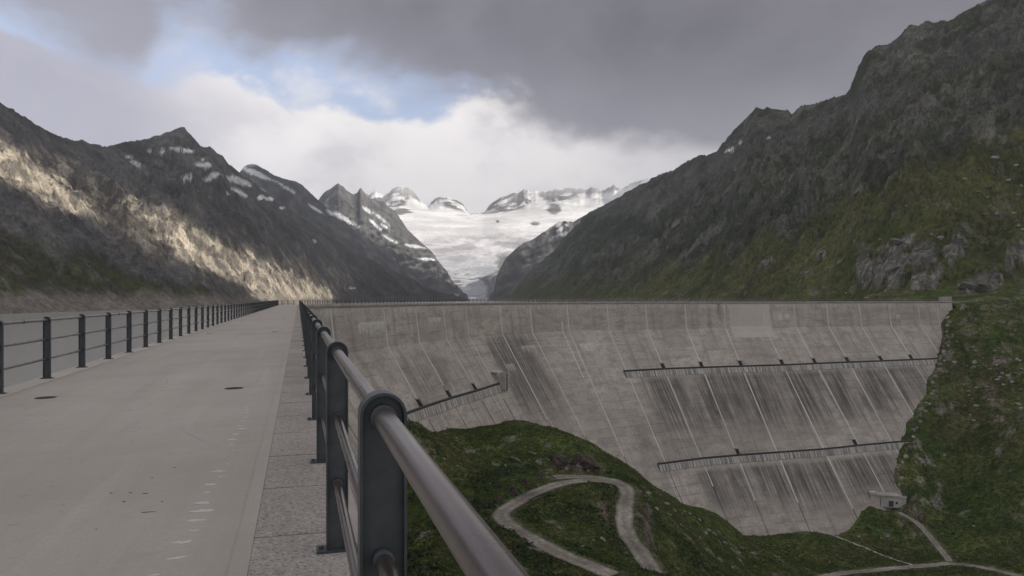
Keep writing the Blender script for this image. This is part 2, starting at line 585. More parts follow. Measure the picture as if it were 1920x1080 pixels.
    c = t.mix(t.smooth(grain, 0.40, 0.70, 0, 0.5), c, (0.17, 0.155, 0.14))
    finish(t, c, 0.9, grain, 0.3, 0.08, spec=0.2)
    return m




def mat_fascia():
    m, t = new_mat('limed_walkway_fascia')
    uv = t.n('UVMap', uv_map='UVMap').outputs[0]
    a = t.noise(t.mapping(uv, (1.1, 0.05, 1)), 1.0, 5, 0.7)
    b = t.noise(uv, 0.8, 4, 0.6)
    c = t.mix(t.smooth(a, 0.40, 0.60), (0.13, 0.12, 0.11), (0.50, 0.48, 0.455))
    c = t.mix(t.smooth(b, 0.4, 0.7, 0, 0.4), c, (0.3, 0.28, 0.26))
    finish(t, c, 0.9, b, 0.3, 0.05)
    return m


M_fascia = mat_fascia()


def mat_water():
    m, t = new_mat('milky_glacial_water')
    g = t.n('NewGeometry').outputs['Position']
    a = t.noise(t.mapping(g, (1, 0.6, 1)), 0.9, 5, 0.6)
    finish(t, (0.33, 0.325, 0.30), 0.22, a, 0.5, 0.12, spec=0.4)
    return m


M_water = mat_water()

# ================================================================== DAM GEOMETRY
CREST_W = 4.47                          # rail to rail
D1 = np.array([-0.2747, 0.9615])        # direction of the near, straight leg
P0 = np.array([0.203, 0.0])
S_END = 172.2
st = [(P0 + D1 * s) for s in np.arange(12.2 - 80, S_END + 1, 20.0)]
IDX_BEND = len(st) - 1
for px, d in ((619, 178.7), (718, 207), (778, 227), (830, 245), (872, 264), (936, 281), (993, 297), (1063, 309), (1138, 318.5),
              (1210, 328), (1284, 335), (1357, 341), (1430, 347), (1488, 354.5), (1549.5, 361.5), (1610.5, 368.5), (1666, 376),
              (1721, 383), (1757, 388), (1785, 391.5)):
    st.append(np.array([(px - CX) / FPX * d, d]))
st = np.array(st)
NS = len(st)
tan_ = np.zeros_like(st)
seg = st[1:] - st[:-1]
seg_len = np.linalg.norm(seg, axis=1)
segd = seg / seg_len[:, None]
nrm, mit = np.zeros_like(st), np.zeros(NS)
for i in range(NS):
    a, b = segd[max(i - 1, 0)], segd[min(i, NS - 2)]
    t_ = a + b
    t_ /= np.linalg.norm(t_)
    nrm[i] = (t_[1], -t_[0])            # downstream (to the right of travel)
    mit[i] = 1 / max(0.5, float(t_ @ a))
ust = np.concatenate([[0], np.cumsum(seg_len)])
ust -= ust[IDX_BEND]                    # u = 0 where the near leg ends
KSL = np.interp(ust, [-40, 0, 110, 170, 400], [0.36, 0.60, 0.64, 0.75, 0.75])
EDGE = 0.10                             # deck edge beyond the downstream rail


def off_at(i, h):
    return EDGE - 0.25 + (min(h, 12) * 0.14 + max(h - 12, 0) * KSL[i])


def cpos(fi):
    i = int(min(max(math.floor(fi), 0), NS - 2))
    return i, fi - i


def face(fi, h, proud=0.0):
    i, f = cpos(fi)
    a = st[i] + nrm[i] * mit[i] * (off_at(i, h) + proud)
    b = st[i + 1] + nrm[i + 1] * mit[i + 1] * (off_at(i + 1, h) + proud)
    p = a * (1 - f) + b * f
    return np.array([p[0], p[1], -h])


def crest(fi, o, z=0.0):
    """point at lateral offset o (positive downstream) from the downstream rail line"""
    i, f = cpos(fi)
    a = st[i] + nrm[i] * mit[i] * o
    b = st[i + 1] + nrm[i + 1] * mit[i + 1] * o
    p = a * (1 - f) + b * f
    return Vector((p[0], p[1], z))


def fi_of_u(u):
    i = int(np.clip(np.searchsorted(ust, u) - 1, 0, NS - 2))
    return i + (u - ust[i]) / seg_len[i]


_ff = np.arange(IDX_BEND + 0.3, NS - 1.0005, 0.01)
_hh = np.arange(0, 110, 0.2)
_fg = np.array([[face(fi, 12.0), face(fi, 0.0), face(fi, 110.0)] for fi in _ff])
_hk = np.where(_hh < 12, _hh / 12, 1)[None, :, None]
_hl = np.where(_hh > 12, (_hh - 12) / 98, 0)[None, :, None]
_fp = _fg[:, None, 1] + (_fg[:, None, 0] - _fg[:, None, 1]) * _hk + (_fg[:, None, 2] - _fg[:, None, 0]) * _hl
_fpx, _fpy = PX(_fp[..., 0], _fp[..., 1], _fp[..., 2])


def face_at_pixel(px, py):
    """where the sight line through a photo pixel meets the dam face -> (fi, h, point)"""
    k = int(((_fpx - px) ** 2 + (_fpy - py) ** 2).argmin())
    i, j = divmod(k, len(_hh))
    return float(_ff[i]), float(_hh[j]), face(float(_ff[i]), float(_hh[j]))


LIMEC, RUSTC = (0.60, 0.58, 0.56), (0.06, 0.05, 0.042)
STAINS = [(672, 604, 720, 628, LIMEC, 0.75), (803, 595, 828, 608, LIMEC, 0.7), (1086, 644, 1112, 658, LIMEC, 0.7), (976, 648, 1003, 662, LIMEC, 0.5),
          (1459, 588, 1467, 602, LIMEC, 0.85), (1471, 588, 1480, 602, LIMEC, 0.85), (1680, 590, 1687, 597, LIMEC, 0.8), (948, 683, 964, 700, LIMEC, 0.45),
          (1120, 690, 1128, 730, RUSTC, 0.3), (1340, 770, 1346, 800, RUSTC, 0.8), (1344, 568, 1350, 600, RUSTC, 0.55), (880, 700, 940, 716, LIMEC, 0.0)]
M_dam = mat_dam()

# ================================================================== VALLEY TERRAIN (downstream)
ctrl = []
for p in ((760, 1078, 108), (800, 1060, 118), (900, 1075, 116), (800, 1000, 138), (1000, 1060, 126), (1060, 1042, 135), (1150, 1082, 128),
          (980, 1000, 150), (938, 968, 160), (1020, 914, 175), (1074, 899, 182), (1122, 896, 186), (1165, 905, 186), (1180, 920, 180),
          (1172, 953, 170), (1174, 993, 161), (1213, 1062, 148), (1060, 950, 165), (1100, 1000, 152), (1130, 1050, 140),
          (850, 900, 184), (900, 905, 180), (960, 925, 171), (780, 900, 186), (900, 850, 200), (960, 800, 212), (960, 788, 218), (1040, 813, 211), (1090, 832, 201), (1122, 852, 196), (1040, 858, 194), (980, 870, 192), (1000, 835, 203), (978, 1001, 143), (1012, 1017, 136), (1042, 1034, 131),
          (1200, 890, 207), (1250, 950, 200), (1300, 1000, 204), (1290, 958, 236), (1350, 998, 262), (1240, 918, 222),
          (1300, 1075, 168), (1380, 1075, 200), (1400, 1042, 232), (1250, 1075, 158),
          (1900, 1000, 270), (1900, 900, 294), (1900, 800, 318), (1900, 700, 343), (1900, 600, 372), (1820, 950, 293), (1800, 900, 312),
          (1800, 800, 336), (1815, 700, 354), (1815, 600, 380), (1850, 1040, 262), (1760, 960, 300), (1740, 850, 326), (1700, 952, 296), (1722, 930, 300), (1702, 915, 307), (1655, 963, 297), (1770, 760, 343), (1790, 640, 368)):
    ctrl.append(W(*p))
for px, py, z in ((1450, 1035, -87.5), (1500, 1060, -88.5), (1600, 1078, -89), (1715, 1062, -89), (1790, 1052, -88.5), (1550, 1000, -89.5),
                  (1640, 1000, -89), (1690, 960, -86.5), (1730, 992, -87.5), (1640, 965, -88)):
    ctrl.append(W(px, py, (ZC - z) * FPX / (py - HY)))
dam_edge = [(1400, 1008), (1460, 1004), (1535, 999), (1608, 979), (1636, 952), (1672, 915), (1682, 880), (1697, 835), (1710, 798), (1728, 765),
            (1740, 740), (1740, 712), (1755, 690), (1762, 662), (1768, 640), (1766, 612), (1775, 590)]
edge_pts = []
for px, py in dam_edge:
    fi, h, q = face_at_pixel(px, py)
    edge_pts.append((fi, h, q))
    ctrl.append(q + np.array([0, -0.5, 0.3]))
for px, py in ((750, 829), (775, 821), (810, 816), (845, 809), (875, 802)):
    fi, h, q = face_at_pixel(px, py)
    ctrl.append(q + np.array([1.0, -3.0, -0.6]))
for k, h in ((0, 46), (-2, 45), (-4, 42), (-6, 40)):
    ctrl.append(face(IDX_BEND + k, h))
# ground that the photo does not show
for q in ((15, 238, -48), (40, 225, -56), (20, 40, -38), (60, 60, -44), (0, 80, -40), (120, 100, -62), (200, 150, -82),
          (30, -60, -36), (120, -60, -55), (260, 60, -86), (300, 180, -84), (360, 280, -55), (400, 380, -12), (450, 200, -60), (440, 0, -80),
          (70, 250, -72), (100, 275, -88), (450, 440, 20), (300, 440, 16), (250, 425, 4), (25, 0, -36), (60, 120, -47), (85, 150, -58)):
    ctrl.append(np.array(q, float))
ctrl = np.array(ctrl)


def tps_fit(P, z, lam=0.6):
    n = len(P)
    r = np.linalg.norm(P[:, None] - P[None], axis=2)
    K = np.where(r > 0, r * r * np.log(r + 1e-9), 0) + lam * np.eye(n) * 10
    A = np.zeros((n + 3, n + 3))
    A[:n, :n] = K
    A[:n, n] = 1
    A[:n, n + 1:] = P
    A[n, :n] = 1
    A[n + 1:, :n] = P.T
    return np.linalg.solve(A, np.concatenate([z, np.zeros(3)]))


_cw = tps_fit(ctrl[:, :2], ctrl[:, 2], 0.25)


def tps(x, y):
    x, y = np.asarray(x, float), np.asarray(y, float)
    s = _cw[-3] + _cw[-2] * x + _cw[-1] * y
    for k in range(len(ctrl)):
        r2 = (x - ctrl[k, 0]) ** 2 + (y - ctrl[k, 1]) ** 2
        s = s + _cw[k] * 0.5 * r2 * np.log(r2 + 1e-9)
    return s


def dense(P, step):
    """resample a polyline smoothly (Catmull-Rom)"""
    P = np.asarray(P, float)
    out = []
    for i in range(len(P) - 1):
        p0, p1, p2, p3 = P[max(i - 1, 0)], P[i], P[i + 1], P[min(i + 2, len(P) - 1)]
        n = max(2, int(np.linalg.norm(p2 - p1) / step))
        for k in range(n):
            t = k / n
            out.append(0.5 * ((2 * p1) + (-p0 + p2) * t + (2 * p0 - 5 * p1 + 4 * p2 - p3) * t * t + (-p0 + 3 * p1 - 3 * p2 + p3) * t ** 3))
    out.append(P[-1])
    return np.array(out)


def ground_px(pts):
    """photo pixels -> plan positions on the smooth ground (march along the sight line)"""
    out = []
    for px, py in pts:
        d = np.arange(60, 420, 0.5)
        x, z = (px - CX) / FPX * d, ZC + (HY - py) / FPX * d
        g = tps(x, d)
        hit = np.where(z < g)[0]
        k = hit[0] if len(hit) else len(d) - 1
        out.append((x[k], d[k]))
    return np.array(out)


road_xy = dense(np.array([W(*p)[:2] for p in ((1150, 1086, 127), (1060, 1042, 135), (1005, 1015, 143), (962, 995, 151), (940, 972, 159), (965, 946, 166), (1020, 914, 175),
                (1074, 899, 182), (1122, 897, 185), (1160, 903, 184), (1176, 920, 179), (1171, 953, 170), (1174, 993, 161), (1213, 1062, 148), (1225, 1090, 143))]), 1.0)
spur_xy = dense(np.array([W(*p)[:2] for p in ((1040, 893, 186), (1085, 889, 188), (1130, 893, 187), (1160, 903, 184))]), 1.0)
track_a = dense(ground_px([(1686, 958), (1722, 985), (1755, 1022), (1775, 1045), (1782, 1058)]), 1.0)
track_b = dense(ground_px([(1480, 1092), (1560, 1080), (1650, 1069), (1720, 1063), (1785, 1058), (1850, 1066), (1930, 1085)]), 1.0)


def smooth_z(P, k=15):
    z = tps(P[:, 0], P[:, 1])
    zz = np.pad(z, k, mode='edge')
    return np.convolve(zz, np.ones(2 * k + 1) / (2 * k + 1), 'valid')


_rz = smooth_z(road_xy)
_sn = ((spur_xy[:, None] - road_xy[None]) ** 2).sum(2).argmin(1)
_sz = _rz[_sn] + 0.02
ways = [(spur_xy, _sz, 2.4), (road_xy, _rz, 2.1), (track_a, smooth_z(track_a, 8), 1.5), (track_b, smooth_z(track_b, 10), 1.7)]

STEP = 1.2
gx = np.arange(-60, 462, STEP)
gy = np.arange(-90, 452, STEP)
GX, GY = np.meshgrid(gx, gy)
GZ = tps(GX, GY)
base_slope = np.hypot(*np.gradient(GZ, STEP))
rough = fbm(GX / 26, GY / 26, 4, 0.5, 1)
calm = 1 - 0.65 * sstep(110, 160, GX)
GZ += 1.5 * calm * fbm(GX / 24, GY / 24, 5, 0.52, 2) * sstep(-89.5, -82, GZ)
crag = sstep(0.12, 0.5, fbm(GX / 20, GY / 13, 4, 0.55, 9))
steep = sstep(0.35, 0.9, base_slope) * 0.5
GZ += 1.3 * calm * crag * np.maximum(ridged(GX / 6, GY / 5, 4, 0.55, 5) - 0.55, 0) * 2 * (0.35 + steep)
GZ += 0.22 * fbm(GX / 3.2, GY / 3.2, 3, 0.6, 12)
wayd = np.full(GX.shape, 99.0)
for P, zz, hw in ways:
    xmn, xmx, ymn, ymx = P[:, 0].min() - 14, P[:, 0].max() + 14, P[:, 1].min() - 14, P[:, 1].max() + 14
    sel = (GX > xmn) & (GX < xmx) & (GY > ymn) & (GY < ymx)
    x, y = GX[sel], GY[sel]
    dd = (x[:, None] - P[None, :, 0]) ** 2 + (y[:, None] - P[None, :, 1]) ** 2
    k = dd.argmin(1)
    dist = np.sqrt(dd[np.arange(len(k)), k])
    wgt = 1 - sstep(hw + 0.6, hw + 4.0, dist)
    z = GZ[sel]
    GZ[sel] = z * (1 - wgt) + (zz[k] - 0.12) * wgt
    wd = wayd[sel]
    wayd[sel] = np.minimum(wd, dist - hw)
# keep downstream side only
dl = np.full(GX.shape, 1e9)
side = np.zeros(GX.shape)
for i in range(NS - 1):
    a, b = st[i], st[i + 1]
    tt = np.clip(((GX - a[0]) * segd[i, 0] + (GY - a[1]) * segd[i, 1]) / seg_len[i], 0, 1)
    qx, qy = GX - (a[0] + segd[i, 0] * seg_len[i] * tt), GY - (a[1] + segd[i, 1] * seg_len[i] * tt)
    d_ = np.hypot(qx, qy)
    sg = qx * segd[i, 1] - qy * segd[i, 0]
    m_ = d_ < dl
    dl[m_] = d_[m_]
    side[m_] = sg[m_]
past_end = (GX - st[-1, 0]) * segd[-1, 0] + (GY - st[-1, 1]) * segd[-1, 1] > 1.5
keep = (side > 0.5) | past_end
keep &= ~((GZ > -1.5) & (dl < 2.5) & ~past_end)
keep &= ~((GZ > 9.0) & (GY > 300))
ppx, ppy = PX(GX, np.maximum(GY, 5), GZ)
gslope = np.hypot(*np.gradient(GZ, STEP))
n_a = fbm(GX / 15, GY / 15, 5, 0.6, 21)
n_b = fbm(GX / 5, GY / 5, 4, 0.6, 22)
n_c = fbm(GX / 40, GY / 40, 3, 0.5, 23)
gcol = lerp3((0.046, 0.069, 0.020), (0.080, 0.095, 0.030), sstep(-0.4, 0.5, n_a))
gcol = lerp3(gcol, (0.085, 0.066, 0.040), sstep(0.05, 0.65, n_b * 0.5 + n_c) * 0.5)
gcol = lerp3(gcol, (0.030, 0.046, 0.016), sstep(0.15, 0.6, -n_b) * 0.7)
bsm = base_slope * 0.75
rockm = np.clip(sstep(0.5, 0.95, gslope - bsm + 0.25 * n_b) + sstep(0.25, 0.6, crag * (0.4 + steep) * (n_b + 0.35)), 0, 1)
gcol = lerp3(gcol, (0.20, 0.185, 0.165), rockm * 0.85)
cut = sstep(5.5, 0.5, wayd) * sstep(0.5, 0.9, gslope)
gcol = lerp3(gcol, (0.10, 0.066, 0.050), cut * 0.8)
gcol = lerp3(gcol, (0.11, 0.10, 0.08), sstep(1.2, 0.0, wayd) * 0.7)
gcol = lerp3(gcol, (0.16, 0.135, 0.105), sstep(0.25, 0.55, fbm(GX / 9, GY / 9, 4, 0.6, 33)) * sstep(-62, -40, GZ) * sstep(250, 300, GY) * 0.6)
terrain, BV = grid_obj('valley_ground', GX, GY, GZ, M_hill, gcol, keep)


# ================================================================== MOUNTAINS
def mountain(name, skyl, base, mat, colf, px_rng, ncol, nrow, power, amp, wave, seed, jag=2.0, axis=0.0, back=0.35, pre=None, cragw=None, ampf=None):
    """sheet from a foot line to a crest line, both given in plan, with ribs, gullies and a back slope"""
    sk, bs = np.array(skyl, float), np.array(base, float)
    px = np.linspace(*px_rng, ncol)
    y1 = np.interp(px, sk[:, 0], sk[:, 2])
    kk = max(3, ncol // 40) | 1
    y1 = np.convolve(np.pad(y1, kk // 2, mode='edge'), np.ones(kk) / kk, 'valid')
    py1 = np.interp(px, sk[:, 0], sk[:, 1]) - jag * (ridged(px / 26, px * 0 + seed, 4, 0.55, seed) - 0.62) * 3 * sstep(-0.5, 0.5, perlin(px / 40, px * 0 + 3.3, seed))
    y0 = np.interp(px, bs[:, 0], bs[:, 1])
    y0 = np.convolve(np.pad(y0, kk // 2, mode='edge'), np.ones(kk) / kk, 'valid')
    z0 = np.interp(px, bs[:, 0], bs[:, 2])
    z1 = ZC + (HY - py1) / FPX * y1
    nb = 10
    t = np.concatenate([np.linspace(0, 1, nrow) ** 1.15, 1 + np.linspace(0.03, back, nb)])
    T, Pm = np.meshgrid(t, px, indexing='ij')
    up = np.minimum(T, 1)
    Y = y0 + (y1 - y0) * T
    if pre is None:
        g = up ** power
        Z = z0 + (z1 - z0) * g
    else:
        Z = pre(Pm, Y, up, z0, z1, y1)
    Z = Z - np.maximum(T - 1, 0) * (y1 - y0) * 0.75
    X = (Pm - CX) / FPX * Y
    ca, sa = math.cos(axis), math.sin(axis)
    U, V = X * ca + Y * sa, -X * sa + Y * ca
    win = np.sin(np.pi * np.clip(up, 0, 1)) ** 0.6 * (T <= 1)
    rel = np.maximum(z1 - z0, 20)
    if ampf is not None:
        amp = ampf(up)
    Z = Z + win * amp * rel * (ridged(U / wave, V / (wave * 0.45), 6, 0.56, seed) - 0.58) * 2
    Z = Z + np.where(T <= 1, win, 0.5) * amp * 0.4 * rel * fbm(X / (wave * 0.16), Y / (wave * 0.16), 4, 0.6, seed + 7)
    if cragw is not None:
        vx, vy = PX(X, Y, Z)
        cw = cragw(vx, vy, X, Y) * (T <= 1) * np.clip(up * 8, 0, 1)
        if name == 'right_mountain':
            om = outcrop_mask(vx, vy, X, Y) * (T <= 1)
            Z = Z + om * (2.6 + 2.2 * ridged(X / 10, Y / 10, 3, 0.6, 48))
        Z = Z + cw * (6.5 * (ridged(X / 42, Y / 30, 4, 0.6, seed + 20) - 0.6) * 2 + 3.0 * (ridged(X / 15, Y / 12, 3, 0.6, seed + 25) - 0.6) * 2 + 1.5 * (ridged(X / 6.5, Y / 5.5, 2, 0.6, seed + 29) - 0.6) * 2)
    vx, vy = PX(X, Y, Z)
    dzx = np.gradient(Z, axis=1) / np.maximum(np.abs(np.gradient(X, axis=1)), 1e-3)
    C = colf(X, Y, Z, vx, vy, up, dzx)
    return grid_obj(name, X, Y, Z, mat, C)


def below(pts, px):
    p = np.array(pts, float)
    return np.interp(px, p[:, 0], p[:, 1])


OUTC = [(1672, 500, 36, 38), (1622, 508, 17, 26), (1732, 478, 24, 32), (1738, 532, 27, 30), (1690, 455, 30, 10), (1795, 460, 19, 26), (1905, 482, 20, 24), (1842, 530, 36, 20),
        (1440, 492, 16, 9), (1540, 478, 11, 7), (1270, 415, 26, 6), (1612, 356, 22, 7), (1380, 462, 20, 6), (1485, 440, 10, 5)]


def outcrop_mask(px, py, X, Y):
    nn = fbm(X / 9, Y / 9, 4, 0.6, 46)
    m = 0
    for sx, sy, rx, ry in OUTC:
        q = np.hypot((px - sx) / rx, (py - sy + (px - sx) * 0.25) / ry)
        m = np.maximum(m, sstep(1.25, 0.75, q + 0.55 * nn))
    return m


def col_right(X, Y, Z, px, py, t, s):
    n = fbm(X / 60, Y / 60, 5, 0.6, 41)
    m = fbm(X / 16, Y / 16, 4, 0.6, 42)
    rock = lerp3((0.066, 0.068, 0.056), (0.132, 0.128, 0.112), sstep(-0.3, 0.6, m + 0.4 * n))
    rock = lerp3(rock, (0.050, 0.060, 0.026), sstep(-0.35, 0.3, n + 0.3 * m) * 0.85)
    rib = ridged((Y + 0.35 * X) / 95 + 0.5 * n, X / 330, 4, 0.55, 43)  # relief shading painted in: paler rock ribs, darker vegetated gullies
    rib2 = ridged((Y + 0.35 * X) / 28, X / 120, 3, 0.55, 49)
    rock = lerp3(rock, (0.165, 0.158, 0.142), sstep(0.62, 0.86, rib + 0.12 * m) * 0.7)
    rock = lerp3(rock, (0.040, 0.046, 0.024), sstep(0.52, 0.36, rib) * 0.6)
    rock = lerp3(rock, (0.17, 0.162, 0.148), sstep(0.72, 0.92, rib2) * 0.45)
    line = below([(900, 556), (1100, 546), (1250, 522), (1400, 480), (1500, 428), (1650, 350), (1800, 300), (1920, 262), (2300, 150)], px)
    g = sstep(-30, 12, py - line + 24 * n + 10)
    grass = lerp3((0.062, 0.074, 0.025), (0.102, 0.106, 0.039), sstep(-0.4, 0.5, n + 0.3 * m))
    grass = lerp3(grass, (0.085, 0.072, 0.040), sstep(0.1, 0.6, fbm(X / 30, Y / 30, 4, 0.6, 45)) * 0.6)
    grass = lerp3(grass, (0.17, 0.16, 0.145), sstep(0.42, 0.7, m) * 0.55)
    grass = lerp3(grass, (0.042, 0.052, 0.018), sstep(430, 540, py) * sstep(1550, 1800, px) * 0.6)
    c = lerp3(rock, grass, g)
    scree = sstep(24, 6, np.abs(py - below([(1200, 385), (1350, 300), (1480, 248), (1560, 215), (1650, 190), (1800, 120), (1920, 70)], px)) + 14 * m)
    c = lerp3(c, (0.125, 0.120, 0.115), scree * 0.6)
    c = lerp3(c, (0.20, 0.185, 0.165), sstep(3, -4, Z + 2 * m) * sstep(1500, 1300, px))
    om = outcrop_mask(px, py, X, Y)
    c = lerp3(c, lerp3((0.115, 0.108, 0.098), (0.25, 0.235, 0.212), sstep(-0.3, 0.5, fbm(X / 6, Y / 6, 4, 0.6, 47))), om * 0.9)
    for sx, sy, rx, ry in ((1368, 281, 9, 2.5), (1441, 258, 5, 2), (1388, 268, 3, 2)):
        c = lerp3(c, (0.7, 0.7, 0.72), sstep(1.3, 0.8, np.hypot((px - sx) / rx, (py - sy + (px - sx) * 0.4) / ry)))
    return c


R1_sky = [(930, 560, 3150), (960, 550, 3150), (975, 530, 3130), (1000, 502, 3100), (1040, 470, 3050), (1062, 442, 3020), (1078, 425, 3000), (1100, 402, 2950), (1130, 386, 2900), (1165, 366, 2800),
          (1200, 346, 2700), (1240, 327, 2500), (1262, 320, 2350), (1278, 308, 2280), (1295, 298, 2200), (1312, 290, 2100), (1326, 292, 2020), (1345, 282, 1900), (1365, 256, 1850), (1395, 225, 1800),
          (1418, 202, 1750), (1455, 205, 1680), (1477, 206, 1640), (1484, 213, 1610), (1506, 197, 1560), (1522, 196, 1520), (1548, 189, 1450), (1565, 180, 1400), (1582, 180, 1350),
          (1592, 172, 1300), (1602, 146, 1260), (1611, 122, 1240), (1625, 97, 1220), (1642, 88, 1200), (1662, 82, 1190), (1690, 66, 1170), (1703, 48, 1160), (1738, 40, 1150), (1750, 42, 1150),
          (1790, 33, 1150), (1822, 12, 1150), (1850, 0, 1150), (1920, -38, 1150), (2100, -110, 1150), (2400, -200, 1100)]
R1_base = [(930, 3000, -9), (945, 2950, -9), (980, 2500, -9), (1040, 1900, -9), (1100, 1500, -9), (1200, 1150, -9), (1300, 900, -9), (1450, 650, -9), (1600, 490, -9),
           (1700, 425, -9), (1783, 403, -8), (1830, 392, -8), (2400, 372, -8)]
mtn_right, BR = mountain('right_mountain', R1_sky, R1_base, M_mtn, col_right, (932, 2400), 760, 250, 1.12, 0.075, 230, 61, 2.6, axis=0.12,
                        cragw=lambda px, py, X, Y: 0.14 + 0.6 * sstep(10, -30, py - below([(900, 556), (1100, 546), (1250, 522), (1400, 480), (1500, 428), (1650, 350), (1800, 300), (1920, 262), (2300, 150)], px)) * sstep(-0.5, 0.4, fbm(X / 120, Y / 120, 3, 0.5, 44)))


def col_left(X, Y, Z, px, py, t, s):
    n = fbm(X / 70, Y / 70, 5, 0.6, 51)
    m = fbm(X / 18, Y / 18, 4, 0.6, 52)
    rock = lerp3((0.088, 0.086, 0.088), (0.128, 0.123, 0.120), sstep(-0.4, 0.5, m + 0.3 * n))
    rib = ridged((Y - 0.2 * X) / 120 + 0.5 * n, X / 420, 4, 0.55, 53)  # light and dark of ribs and gullies put into the slope colour
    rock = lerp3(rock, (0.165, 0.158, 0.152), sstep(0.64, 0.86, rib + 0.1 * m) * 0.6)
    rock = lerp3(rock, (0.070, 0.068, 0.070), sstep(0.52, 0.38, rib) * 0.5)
    sunlit_tone = lerp3((0.20, 0.174, 0.14), (0.42, 0.37, 0.30), sstep(-0.3, 0.5, m))
    strip = sstep(70, 20, np.abs(py - below([(-400, 120), (0, 300), (250, 405), (430, 490), (620, 560)], px)) + 22 * n) * sstep(680, 600, px)  # sun patch painted as a paler, warmer band of rock
    c = lerp3(rock, sunlit_tone, strip * (0.45 + 0.45 * sstep(-0.3, 0.2, m)))
    veg_line = below([(-300, 330), (0, 430), (250, 510), (420, 552), (520, 575)], px)
    v = sstep(-12, 22, py - veg_line + 26 * n)
    veg = lerp3((0.058, 0.056, 0.040), (0.062, 0.072, 0.030), sstep(-0.3, 0.4, fbm(X / 45, Y / 45, 4, 0.6, 55)))
    veg = lerp3(veg, (0.15, 0.135, 0.115), sstep(0.25, 0.6, m) * 0.6)
    c = lerp3(c, veg, v)
    c = lerp3(c, lerp3((0.20, 0.175, 0.155), (0.12, 0.115, 0.112), sstep(560, 680, px)), sstep(9, 1, Z + 5 * m))
    for sx, sy, rx, ry, k in ((342, 281, 19, 3, .15), (305, 282, 6, 4, 0), (240, 294, 7, 2.5, .1), (255, 307, 8, 2.5, .5), (381, 309, 15, 4, .05), (403, 329, 8, 5, 0), (390, 336, 7, 3.5, 0),
                              (348, 333, 9, 2.5, .1), (448, 339, 20, 6, .35), (450, 361, 14, 3, .55), (505, 373, 7, 3, .1), (489, 370, 5, 4, 0), (528, 390, 5, 2.5, 0), (424, 362, 6, 2, .2), (380, 299, 3, 3, 0),
                              (280, 283, 3, 2, 0), (590, 452, 4, 2, .2), (640, 445, 4, 2, .2), (660, 540, 5, 1.5, .1)):
        dx, dy = px - sx, py - sy - k * (px - sx)
        c = lerp3(c, (0.72, 0.72, 0.74), sstep(1.35, 0.85, np.hypot(dx / rx, dy / ry) + 0.5 * m))
    return c


L1_sky = [(-400, 20, 620), (-200, 100, 700), (0, 192, 850), (45, 217, 890), (75, 236, 920), (100, 251, 950), (138, 264, 1000), (152, 262, 1030), (168, 269, 1060), (205, 274, 1150), (235, 266, 1250),
          (260, 264, 1330), (282, 259, 1400), (295, 252, 1430), (318, 248, 1470), (334, 240, 1500), (344, 239, 1500), (354, 248, 1500), (376, 272, 1500), (384, 278, 1500), (394, 275, 1500),
          (420, 296, 1550), (445, 320, 1600), (480, 346, 1680), (520, 372, 1800), (560, 403, 1920), (600, 432, 2050), (650, 462, 2200), (700, 489, 2350), (760, 518, 2500), (800, 537, 2600), (840, 551, 2690), (880, 561, 2750)]
L1_base = [(-400, 340, -9), (-200, 390, -9), (0, 450, -9), (150, 540, -9), (300, 653, -9), (400, 780, -9), (500, 1000, -9), (560, 1250, -9), (600, 1500, -9),
           (700, 2000, -9), (800, 2400, -9), (880, 2700, -9)]
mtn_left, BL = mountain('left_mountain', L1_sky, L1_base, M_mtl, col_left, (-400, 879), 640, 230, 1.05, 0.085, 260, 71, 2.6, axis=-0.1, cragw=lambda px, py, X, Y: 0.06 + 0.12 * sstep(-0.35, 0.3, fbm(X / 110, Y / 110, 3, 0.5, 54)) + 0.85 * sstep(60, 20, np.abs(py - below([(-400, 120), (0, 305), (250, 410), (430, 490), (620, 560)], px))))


def col_l2(X, Y, Z, px, py, t, s):
    m = fbm(X / 50, Y / 50, 5, 0.6, 81)
    c = lerp3((0.09, 0.088, 0.09), (0.15, 0.145, 0.145), sstep(-0.4, 0.5, m))
    for sx, sy, rx, ry, k in ((482, 326, 28, 4, .42), (540, 354, 15, 2.5, .6), (592, 392, 12, 2.5, .6), (632, 403, 14, 5, .45), (655, 415, 22, 3, .6), (712, 408, 14, 3, .75), (722, 425, 8, 2.5, .7), (690, 395, 8, 3, .8),
                              (702, 420, 10, 3, .8), (735, 450, 14, 2.5, .5), (778, 462, 16, 3, .2), (800, 486, 14, 2, .1)):
        dx, dy = px - sx, py - sy - k * (px - sx)
        c = lerp3(c, (0.72, 0.73, 0.75), sstep(1.4, 0.8, np.hypot(dx / rx, dy / ry) + 0.5 * m))
    return c


mountain('second_left_ridge', [(400, 345, 2900), (448, 325, 2900), (458, 312, 2900), (470, 307, 2900), (482, 309, 2900), (500, 319, 2920), (528, 334, 2950), (540, 337, 2950), (556, 340, 2980), (575, 355, 3000),
         (592, 371, 3000), (640, 412, 3050), (700, 455, 3100), (760, 505, 3150), (800, 535, 3150), (850, 560, 3150)],
         [(400, 2300, 20), (850, 2900, -9)], M_far, col_l2, (405, 850), 240, 90, 1.0, 0.09, 420, 83, 2.6, axis=-0.3)
mountain('third_left_ridge', [(560, 400, 4000), (596, 376, 4000), (606, 362, 4000), (622, 352, 4000), (634, 342, 4000), (643, 347, 4000), (652, 360, 4020), (660, 364, 4050), (668, 357, 4080), (676, 353, 4100), (686, 364, 4120),
         (700, 374, 4150), (716, 378, 4200), (732, 388, 4200), (742, 398, 4200), (750, 409, 4200), (764, 430, 4150), (790, 455, 4050), (815, 477, 3900), (835, 505, 3750), (850, 530, 3600), (882, 560, 3450)],
         [(560, 3200, 0), (882, 3250, -9)], M_far, col_l2, (565, 882), 240, 110, 1.0, 0.08, 480, 87, 4.0, axis=-0.4)


